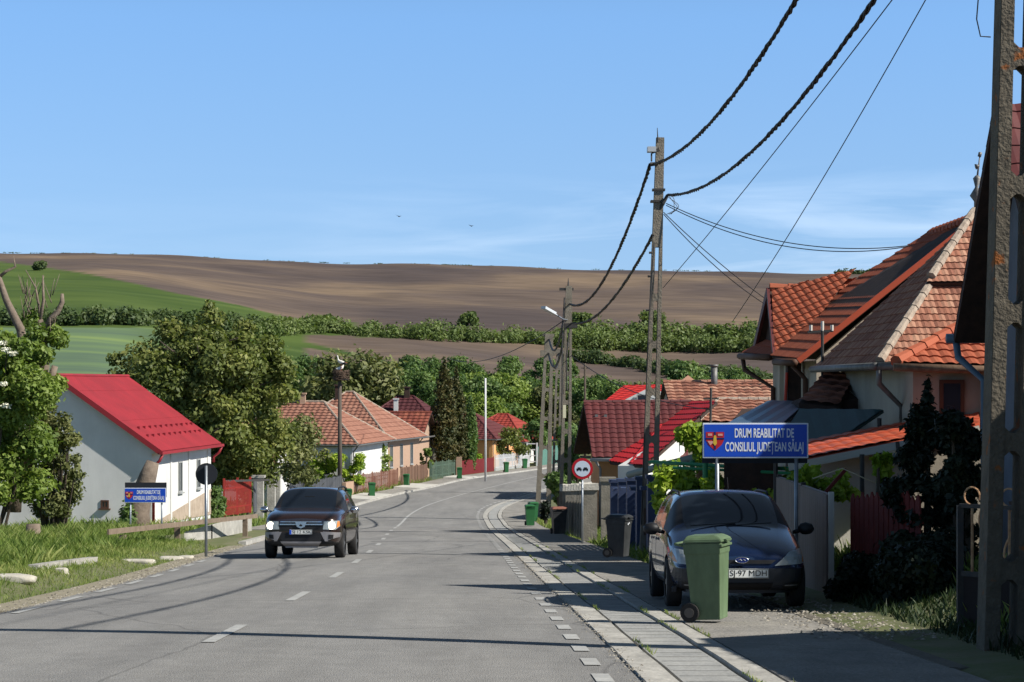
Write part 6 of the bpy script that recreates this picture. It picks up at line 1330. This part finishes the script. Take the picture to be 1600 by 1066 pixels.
pickets('maroon_fence', 'maroon metal fence in front of the peach house', *fline(189, 199.5), 1.3, .1, .06, mat('maroon_fence_paint', srgb(122, 44, 46), .7), point=False, posts=4)
pickets('white_fence', 'white lattice fence at the bend behind the last green bin', *fline(200, 213), 1.5, .14, .16, mat('white_fence_paint', srgb(196, 198, 198), .7), point=False, posts=4)
t = thing('white_gate', 'tall white arched garden gate at the end of the white fence', 'gate', FL(214)); 
for s in (-.5, .5): b = MB(); b.box((s, 0, 1.2), (.16, .16, 2.4)); b.build('post', mat('white_fence_paint', (.5, .5, .5)), t)
for z in (.5, 1.1, 1.7, 2.3): b = MB(); b.box((0, 0, z), (1, .08, .1)); b.build('rail', mat('white_fence_paint', (.5, .5, .5)), t)
pickets('teal_fence', 'teal green board fence where the road disappears', *fline(215.5, 226), 1.9, .25, .02, mat('teal_paint', srgb(86, 124, 112), .7), point=False)
for lab, Y0, Y1 in (('pale concrete driveway slab behind the second left bin', 137, 146), ('pale concrete driveway slab before the brown fence', 158, 166), ('pale concrete driveway ramp by the cypresses', 181, 185)):
    V = [(XL(Y)-d, Y, G(XL(Y)-1.5, Y)+z) for Y in (Y0, Y1) for d, z in ((.1, .05), (2.1, .14))]
    b = MB(); b.slab([V[0], V[2], V[3], V[1]], .25); tag(b.build('driveway_slab', mat('bright_concrete', srgb(190, 188, 180), .9, srgb(170, 166, 156), 2)), kind='structure')
# stork nest pole
np_ = thing('stork_nest_pole', 'dark concrete pole carrying a stork nest before the nearest tiled roof', 'nest pole', (W(531, 0, 142).x, 142, -7.6))
tp = W(531, 596, 142); b = MB(); b.tube([(tp.x, 142, -7.9), tp], [.17, .12], 10); world_part(b.build('pole', mat('dark_pole', srgb(84, 76, 68), .9), smooth=True), np_)
b = MB(); q = random.Random(2); cN = W(533, 586, 142)
for _ in range(420):
    a = q.uniform(0, 2*PI); r = q.uniform(.35, .62); z = q.uniform(-.32, .28); d = q.uniform(.2, .5); a2 = a+q.uniform(.3, 1.2)
    b.tube([cN+Vector((math.cos(a)*r, math.sin(a)*r, z)), cN+Vector((math.cos(a2)*r*q.uniform(.7, 1.15), math.sin(a2)*r, z+q.uniform(-.12, .12)))], .018, 4)
nst = b.build('nest', mat('twigs', srgb(92, 76, 64), .95)); world_part(nst, np_)
b = MB(); b.box(cN+Vector((0, 0, -.3)), (.9, .9, .06)); world_part(b.build('platform', M_iron), np_)
M_feather = mat('white_feathers', srgb(214, 210, 200), .8); M_bfe = mat('black_feathers', srgb(28, 28, 32), .7); M_beak = mat('red_beak', srgb(176, 60, 40), .5)
def stork(label, c, rz, sit):
    t = thing('stork', label, 'bird', c, rz); zb = .12 if sit else .5
    b = MB(); b.tube([(-.38, 0, zb+.02), (-.2, 0, zb+.07), (0, 0, zb+.12), (.18, 0, zb+.2), (.26, 0, zb+.34), (.27, 0, zb+.46), (.31, 0, zb+.53), (.38, 0, zb+.53)], [.02, .1, .13, .1, .045, .04, .055, .02], 10); b.build('body', M_feather, t, smooth=True)
    b = MB(); b.tube([(-.48, 0, zb-.04), (-.3, 0, zb+.03), (-.1, 0, zb+.05)], [.02, .1, .1], 8); b.build('wing_tips', M_bfe, t, smooth=True)
    b = MB(); b.tube([(.37, 0, zb+.53), (.56, 0, zb+.48)], [.018, .004], 6); b.build('beak', M_beak, t)
    if not sit:
        for s in (-.05, .05): b = MB(); b.tube([(.0, s, zb+.04), (-.02, s, zb*.5), (.02, s, -.02)], .012, 5); b.build('leg', M_beak, t)
stork('white stork standing on the twig nest', cN+Vector((0, 0, .24)), 2.6, False); stork('white stork lying low in the twig nest', cN+Vector((-.1, .1, .2)), .4, True)
for lab, px, py, Y in (('tiny dark swallow flying left above the fields', 622, 338, 95), ('tiny dark swallow flying right of the other', 735, 353, 95)):
    t = tag(mk('bird', [(-.02, -.1, 0), (.02, -.1, 0), (.0, .1, .01), (0, -.1, .03), (0, -.1, -.02), (-.15, -.02, .05), (-.02, .05, 0), (.15, -.02, .06), (.02, .05, 0)], [(0, 3, 2), (3, 1, 2), (1, 4, 2), (4, 0, 2), (0, 5, 6), (1, 7, 8), (0, 4, 1, 3)], M_bfe), lab, 'bird'); t.location = W(px, py, Y); t.rotation_euler = (.3, .2, .6)
# ---- trees of the village
def cyp(label, px, pt_, pb, Y, rpx, m, seed):
    p = W(px, pb, Y); h = (pb-pt_)*Y/F; r = rpx*Y/F; t = thing('columnar_cypress', label, 'tree', p, group='columnar cypresses'); q = random.Random(seed); bl = []
    for k in range(34):
        u = k/33; rr = r*(math.sin(PI*min(1, .18+u*.62)))**.8*(1-u**4*.85); 
        for j in range(4): a = q.uniform(0, 2*PI); bl.append((math.cos(a)*rr*.55, math.sin(a)*rr*.55, .2+u*(h-.5), max(.1, rr*.6), max(.1, rr*.6), .4))
    leafcloud('crown', bl, 9000, .22, m, t, seed, .5, flat=.1); b = MB(); b.tube([(0, 0, -.4), (0, 0, h*.9)], [.15, .04], 7); b.build('trunk', M_bark, t)
cyp('tallest browned columnar cypress of the three', 694, 558, 746, 186, 22, L_brown, 41); cyp('middle browned columnar cypress', 712, 574, 744, 190, 19, L_brown, 42); cyp('shorter green columnar cypress on the right', 735, 618, 735, 193, 11, L_mid, 43)
tree('olive_tree', 'tall sparse olive brown tree behind the stork nest', (W(552, 0, 236).x, 236, -8.6), 12.8, 5.4, L_olive, 9000, .5, 51, 40, group='village trees')
tree('garden_tree', 'grey green garden tree hanging over the white hip roofed house', (W(462, 0, 124).x, 124, -7.4), 5.6, 2.1, L_olive, 4200, .2, 52, 26, cz=3.6, group='village trees')
tree('garden_tree', 'dense dark green tree behind the red gate', (W(388, 0, 109).x, 109, -6.9), 5.4, 1.5, L_mid, 5200, .18, 53, 26, cz=2.8, group='village trees')
tree('garden_tree', 'small umbrella shaped tree before the brick house', (W(592, 0, 158).x, 158, -7.6), 3.0, 1.2, L_bright, 2200, .17, 54, 16, cz=2.3, group='village trees', br=.4)
tree('garden_tree', 'small bright round tree before the dark maroon house', (W(666, 0, 178).x, 178, -8), 2.6, .75, L_bright, 1200, .16, 55, 12, cz=1.9, group='village trees')
tree('garden_tree', 'yellow green bushy tree before the peach house', (W(738, 0, 188).x, 189.5, -8.1), 3.0, 1.1, L_vine, 1800, .2, 56, 14, cz=1.6, group='village trees') if False else None
tree('garden_tree', 'leafy reddish green tree right of the peach wall', (W(793, 0, 208).x, 208, -8.4), 4.6, 1.9, L_walnut, 2600, .25, 57, 18, cz=2.5, group='village trees')
tree('garden_tree', 'green tree above the white lattice fence', (W(836, 0, 224).x, 224, -8.5), 5., 2.2, L_mid, 3000, .28, 58, 18, cz=3.0, group='village trees')
bushmass('grape_vine', 'yellow green grape vine over the dark slatted fence', [(random.Random(k).uniform(478, 566), random.Random(k+50).uniform(712, 752), 9) for k in range(24)], 145.5, .6, 0, 6000, .18, L_vine, 61, cat='vine')
bushmass('thuja_bush', 'dark green upright thuja at the corner of the white house', [(random.Random(k).uniform(328, 346), random.Random(k+9).uniform(762, 806), 9) for k in range(16)], 96, .5, 0, 3500, .14, L_mid, 62)
bushmass('flowering_bush', 'bush with yellowish leaves at the peach house corner', [(random.Random(k).uniform(728, 748), random.Random(k+9).uniform(702, 728), 6) for k in range(10)], 198, .5, 0, 1500, .2, L_vine, 63)
bushmass('roadside_bush', 'light green bushes on the inside of the bend by the poles', [(random.Random(k).uniform(880, 905), random.Random(k+7).uniform(660, 745), 14) for k in range(20)], 150, 2, 0, 5000, .28, L_mid, 64)
# ---- wood behind the village: individually standing trees
prot = []
for i, (h, r, m, n) in enumerate(((11, 4.2, L_mid, 4200), (12.5, 3.6, L_mid, 4200), (9.5, 4.4, L_bright, 4000), (11.5, 4.6, L_mid, 4600), (10, 3.8, L_olive, 3600))):
    prot.append((h, r, m, n, i))
kinds = ['broad dark green', 'slender dark green', 'light green', 'wide deep green', 'greyish olive']
q = random.Random(77); first = {}
spots = []
for row, (Y, xa, xb, n) in enumerate(((262, 455, 905, 19), (285, 470, 1190, 25), (308, 600, 1200, 20), (330, 400, 560, 8), (335, 590, 1195, 18), (250, 905, 1190, 9), (275, 330, 450, 6))):
    for k in range(n): spots.append((xa+(xb-xa)*(k+q.uniform(.1, .9))/n, Y+q.uniform(-8, 8), row))
rown = ['nearest row', 'second row', 'third row', 'left rear row', 'rearmost row', 'right front row', 'left front row']
for j, (px, Y, row) in enumerate(spots):
    i = q.randrange(5); X = (px-800)*Y/F; z = G(X, Y) if Y < 262 else Tz(X, Y); s = q.uniform(.62, .98)*(0.62 if row == 3 else 1)*(.8 if px > 900 and row < 5 else 1)
    near = min(('the lamp pole', 884), ('the cypresses', 710), ('the stork nest', 531), ('the white post', 758), ('the tall pole', 1015), ('the walnut', 300), ('the dormer house', 1180), key=lambda a: abs(a[1]-px))
    sd = 'left of' if px < near[1] else 'right of'
    lab = '%s tree in the wood, %s, %s %s' % (kinds[i], rown[row], sd, near[0])
    if i not in first:
        h, r, m, n, _ = prot[i]; first[i] = tree('broadleaf_tree', lab, (X, Y, z-.2), h, r, m, n*2, .42, 80+i, 24, cz=h*.52, group='trees of the wood behind the village', br=.42, tr=.18, nl=5); first[i].scale = (s, s, s)
    else: dup(first[i], (X, Y, z-.2), q.uniform(0, 6.28), lab, sc=s)
def gY(px, py):
    lo, hi = 262, 1150
    for _ in range(30):
        mid = (lo+hi)/2; y_ = 600-Tz((px-800)*mid/F, mid)*F/mid
        if y_ > py: lo = mid
        else: hi = mid
    return lo
def hedge(label, line, hpx, n, m, seed, size=1.0, name='hedgerow', gap=0.):
    q = random.Random(seed); bl = []; px = line[0][0]
    while px < line[-1][0]:
        py = np.interp(px, [l[0] for l in line], [l[1] for l in line]); Y = gY(px, py+q.uniform(-2, 3)); X = (px-800)*Y/F; r = hpx*Y/F*q.choice((q.uniform(.22, .4), q.uniform(.3, .55), q.uniform(.45, .72)))
        if q.random() > gap: bl.append((X, Y, Tz(X, Y)+r*.7, r*1.25, r*1.2, r))
        px += q.uniform(2.5, 6)
    o = leafcloud(name, bl, n, size, m, None, seed, .5); tag(o, label, 'hedge', kind='stuff')
L_far = leafmat('haze_toned_hedge_leaves', [srgb(76, 94, 52), srgb(98, 114, 62), srgb(126, 138, 84)], .3); L_far2 = leafmat('far_scrub_leaves', [srgb(64, 80, 50), srgb(80, 96, 58), srgb(104, 116, 74)], .3)  # hedge leaf tones lightened and greyed to imitate haze
hedge('long rough hedgerow crossing the hillside between the ploughed fields', [(400, 524), (470, 520), (520, 524), (640, 528), (800, 536), (900, 544), (1060, 546), (1200, 548)], 26, 30000, L_far, 1, .7, gap=.1)
hedge('lower hedgerow behind the long one', [(400, 514), (520, 516)], 24, 4000, L_far, 11, .9)
hedge('thick right part of the long hedgerow', [(880, 536), (1000, 538), (1210, 538)], 34, 14000, L_far, 12, .9)
hedge('lower right hedgerow slanting down towards the tiled roofs', [(885, 560), (960, 572), (1050, 586), (1120, 594), (1210, 604)], 22, 12000, L_far2, 2, .75)
hedge('dark hedgerow under the green hill on the left', [(-20, 508), (60, 506), (140, 504), (260, 506), (330, 512), (400, 520)], 24, 12000, L_far2, 3, .8)
for lab, px, py, rp, m in (('lone round tree rising from the hedgerow left of the lamp pole', 731, 510, 17, L_far), ('round pale tree rising from the hedgerow right of the lamp pole', 905, 515, 20, L_far), ('round tree in the hedgerow behind the tall pole', 1022, 512, 22, L_far), ('dark lone bush on the green hill at the left', 61, 422, 11, L_far2), ('leafy tree at the left end of the long hedgerow', 512, 514, 17, L_far)):
    Y = gY(px, py); X = (px-800)*Y/F; r = rp*Y/F
    t = thing('hillside_tree', lab, 'tree', (X, Y, Tz(X, Y)-.3)); q2_ = random.Random(px)
    leafcloud('crown', [(q2_.uniform(-.6, .6)*r, q2_.uniform(-.6, .6)*r, r*q2_.uniform(.4, 1.1), r*.5, r*.5, r*.4) for _ in range(14)], 1800, .9, m, t, px, .6); b = MB(); b.tube([(0, 0, -1), (0, 0, r)], .3, 6); b.build('trunk', M_bark, t)
bl = []; q = random.Random(9)
for k in range(26): px = 1310+k*4; Y = 1140; X = (px-800)*Y/F; bl.append((X, Y, Tz(X, Y)+.5, 2.4, 2.4, q.uniform(1., 3.2)))
tag(leafcloud('skyline_scrub', bl, 2600, 1.2, L_far2, None, 4), 'line of dark scrub on the right skyline', 'scrub', kind='stuff')
bl = [((px-800)*1148/F, 1148, Tz((px-800)*1148/F, 1148)+.1, 2.2, 2, q.uniform(.1, .3)) for px in [q.uniform(0, 1200) for _ in range(60)]]
tag(leafcloud('skyline_grass', bl, 1500, .5, L_far2, None, 14), 'thin weedy margin along the ploughed skyline', 'grass', kind='stuff')
# ---- grass and weeds
def grass(name, label, pts_fn, n, h0, h1, m, seed, wd=.02):
    r = np.random.RandomState(seed); P = []
    rr = random.Random(seed)
    for _ in range(n):
        p = pts_fn(rr)
        if p is not None: P.append(p)
    P = np.array(P); n = len(P); base = P[:, :3]; hh = (h0+(h1-h0)*r.rand(n)**2)*P[:, 3]
    a = r.rand(n)*2*PI; d = np.stack([np.cos(a), np.sin(a), 0*a], 1); l = r.normal(size=(n, 3))*.35; l[:, 2] = 0; w_ = (wd*(.6+.8*r.rand(n))*(.5+.5*P[:, 3]))[:, None]
    up = np.array([0, 0, 1.])
    v0 = base-d*w_; v1 = base+d*w_; v2 = base+l*hh[:, None]*.5+up*hh[:, None]*.6+d*w_*.8; v3 = base+l*hh[:, None]*1.1+up*hh[:, None]
    V = np.stack([v0, v1, v2, v3], 1).reshape(-1, 3); me = bpy.data.meshes.new(name); me.vertices.add(4*n); me.vertices.foreach_set('co', V.ravel()); me.loops.add(4*n); me.loops.foreach_set('vertex_index', np.arange(4*n)); me.polygons.add(n)
    me.polygons.foreach_set('loop_start', np.arange(n)*4); me.polygons.foreach_set('loop_total', np.full(n, 4)); at_ = me.attributes.new('tint', 'FLOAT', 'FACE'); at_.data.foreach_set('value', np.clip(r.rand(n)*.7+.3*(np.sin(P[:, 0]*1.3)+np.sin(P[:, 1]*.9+1))*.5+.15, 0, 1).astype(np.float32))
    me.materials.append(m); me.update(calc_edges=True); o = bpy.data.objects.new(name, me); C.objects.link(o); tag(o, label, 'grass', kind='stuff')
def gl_(rr):
    Y = 24+52*rr.random()**1.1; d = .4+rr.random()**1.0*9; X = XL(Y)-d
    if Y > 55 and X > -12.2+(Y-55)*.02 and d < 4.5 and Y > 62: return None
    pat = .5+.5*hsh(X*1.4, Y*.8)
    if d < 1.2 and rr.random() > .3+.5*pat: return None
    s = (.5 if d < 2.2 else .45+.85*pat)*min(1, .45+d*.14); return (X, Y, G(X, Y)-.01, s)
grass('verge_grass', 'rough green grass and weeds on the left roadside bank', gl_, 230000, .05, .4, L_grass, 1, .008)
def gr_(rr):
    Y = 14+95*rr.random()**1.3; d = 2.6+rr.random()*2.6; 
    if 22 < Y < 32 and d < 4.4: return None
    if Y < 22 and d < 3.7: return None
    X = XR(Y)+d; return (X, Y, G(X, Y)-.01, .5+.5*rr.random()*(1 if Y > 30 else .8))
grass('path_edge_grass', 'green grass along the right footpath edge', gr_, 45000, .08, .38, L_grass, 2, .012)
def gk_(rr):
    Y = 10+50*rr.random(); k = rr.choice((.265, .8, 1.03)); X = XR(Y)+k+rr.gauss(0, .012)
    if hsh(Y*1.1, k*40) < .25: return None
    return (X, Y, zr(Y)+.04, .5)
grass('joint_weeds', 'small weeds growing in the joints of the kerb and drain covers', gk_, 5000, .03, .12, L_grass, 3, .006)
def gf_(rr):
    Y = 76+100*rr.random(); d = 2.1+rr.random()*7; X = XL(Y)-d; return (X, Y, G(X, Y)-.01, .6+.6*rr.random())
grass('village_grass', 'grass between the left fences and houses', gf_, 30000, .12, .5, L_grass, 4, .03)
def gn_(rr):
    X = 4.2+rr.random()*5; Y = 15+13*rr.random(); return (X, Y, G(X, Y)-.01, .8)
grass('shaded_grass', 'shaded lawn grass around the near pole and iron gate', gn_, 26000, .06, .22, leafmat('shade_toned_grass', [srgb(30, 46, 24), srgb(42, 58, 30), srgb(58, 72, 38)], .1), 5, .012)  # blade colours darkened against the verge grass to stand in for shade
# gravel and litter on the yard entrance and in the left gutter
def pebbles(name, label, fn, n, s0, s1, m, seed):
    rr = random.Random(seed); mb = MB()
    for _ in range(n):
        p = fn(rr)
        if p is None: continue
        s_ = rr.uniform(s0, s1); a = rr.uniform(0, 6.3); V = []
        for (x, y, z) in ((1, 0, 0), (.2, .9, 0), (-.9, .3, 0), (-.5, -.8, 0), (.5, -.8, 0), (0, 0, .6)):
            f = rr.uniform(.7, 1.2); V.append(Vector(p)+Vector(((x*math.cos(a)-y*math.sin(a))*s_*f, (x*math.sin(a)+y*math.cos(a))*s_*f, z*s_*f)))
        mb.add(V, [(0, 1, 5), (1, 2, 5), (2, 3, 5), (3, 4, 5), (4, 0, 5)])
    tag(mb.build(name, m), label, 'gravel', kind='stuff')
M_peb = mat('pebbles', (.3, .3, .3), .95, tint=[srgb(96, 90, 80), srgb(130, 124, 112), srgb(164, 158, 146)])
pebbles('gravel', 'loose gravel on the yard entrance beside the parked car', lambda r: (lambda Y, d: (XR(Y)+d, Y, zr(Y)+.04+.02))(20+9*r.random(), 1.9+2.6*r.random()**.6), 2600, .006, .03, M_peb, 1)
pebbles('grit', 'grit and small stones along the left road edge', lambda r: (lambda Y, d: (XL(Y)-d, Y, zr(Y)+.012 if d < .4 else G(XL(Y)-d, Y)))(22+44*r.random(), -.12+.6*r.random()**1.5), 1500, .006, .03, M_peb, 2)
pebbles('grit', 'grit in the seam between asphalt and right kerb', lambda r: (lambda Y: (XR(Y)+r.gauss(-.02, .05), Y, zr(Y)+.02))(13+45*r.random()), 1500, .004, .016, M_peb, 3)
#END
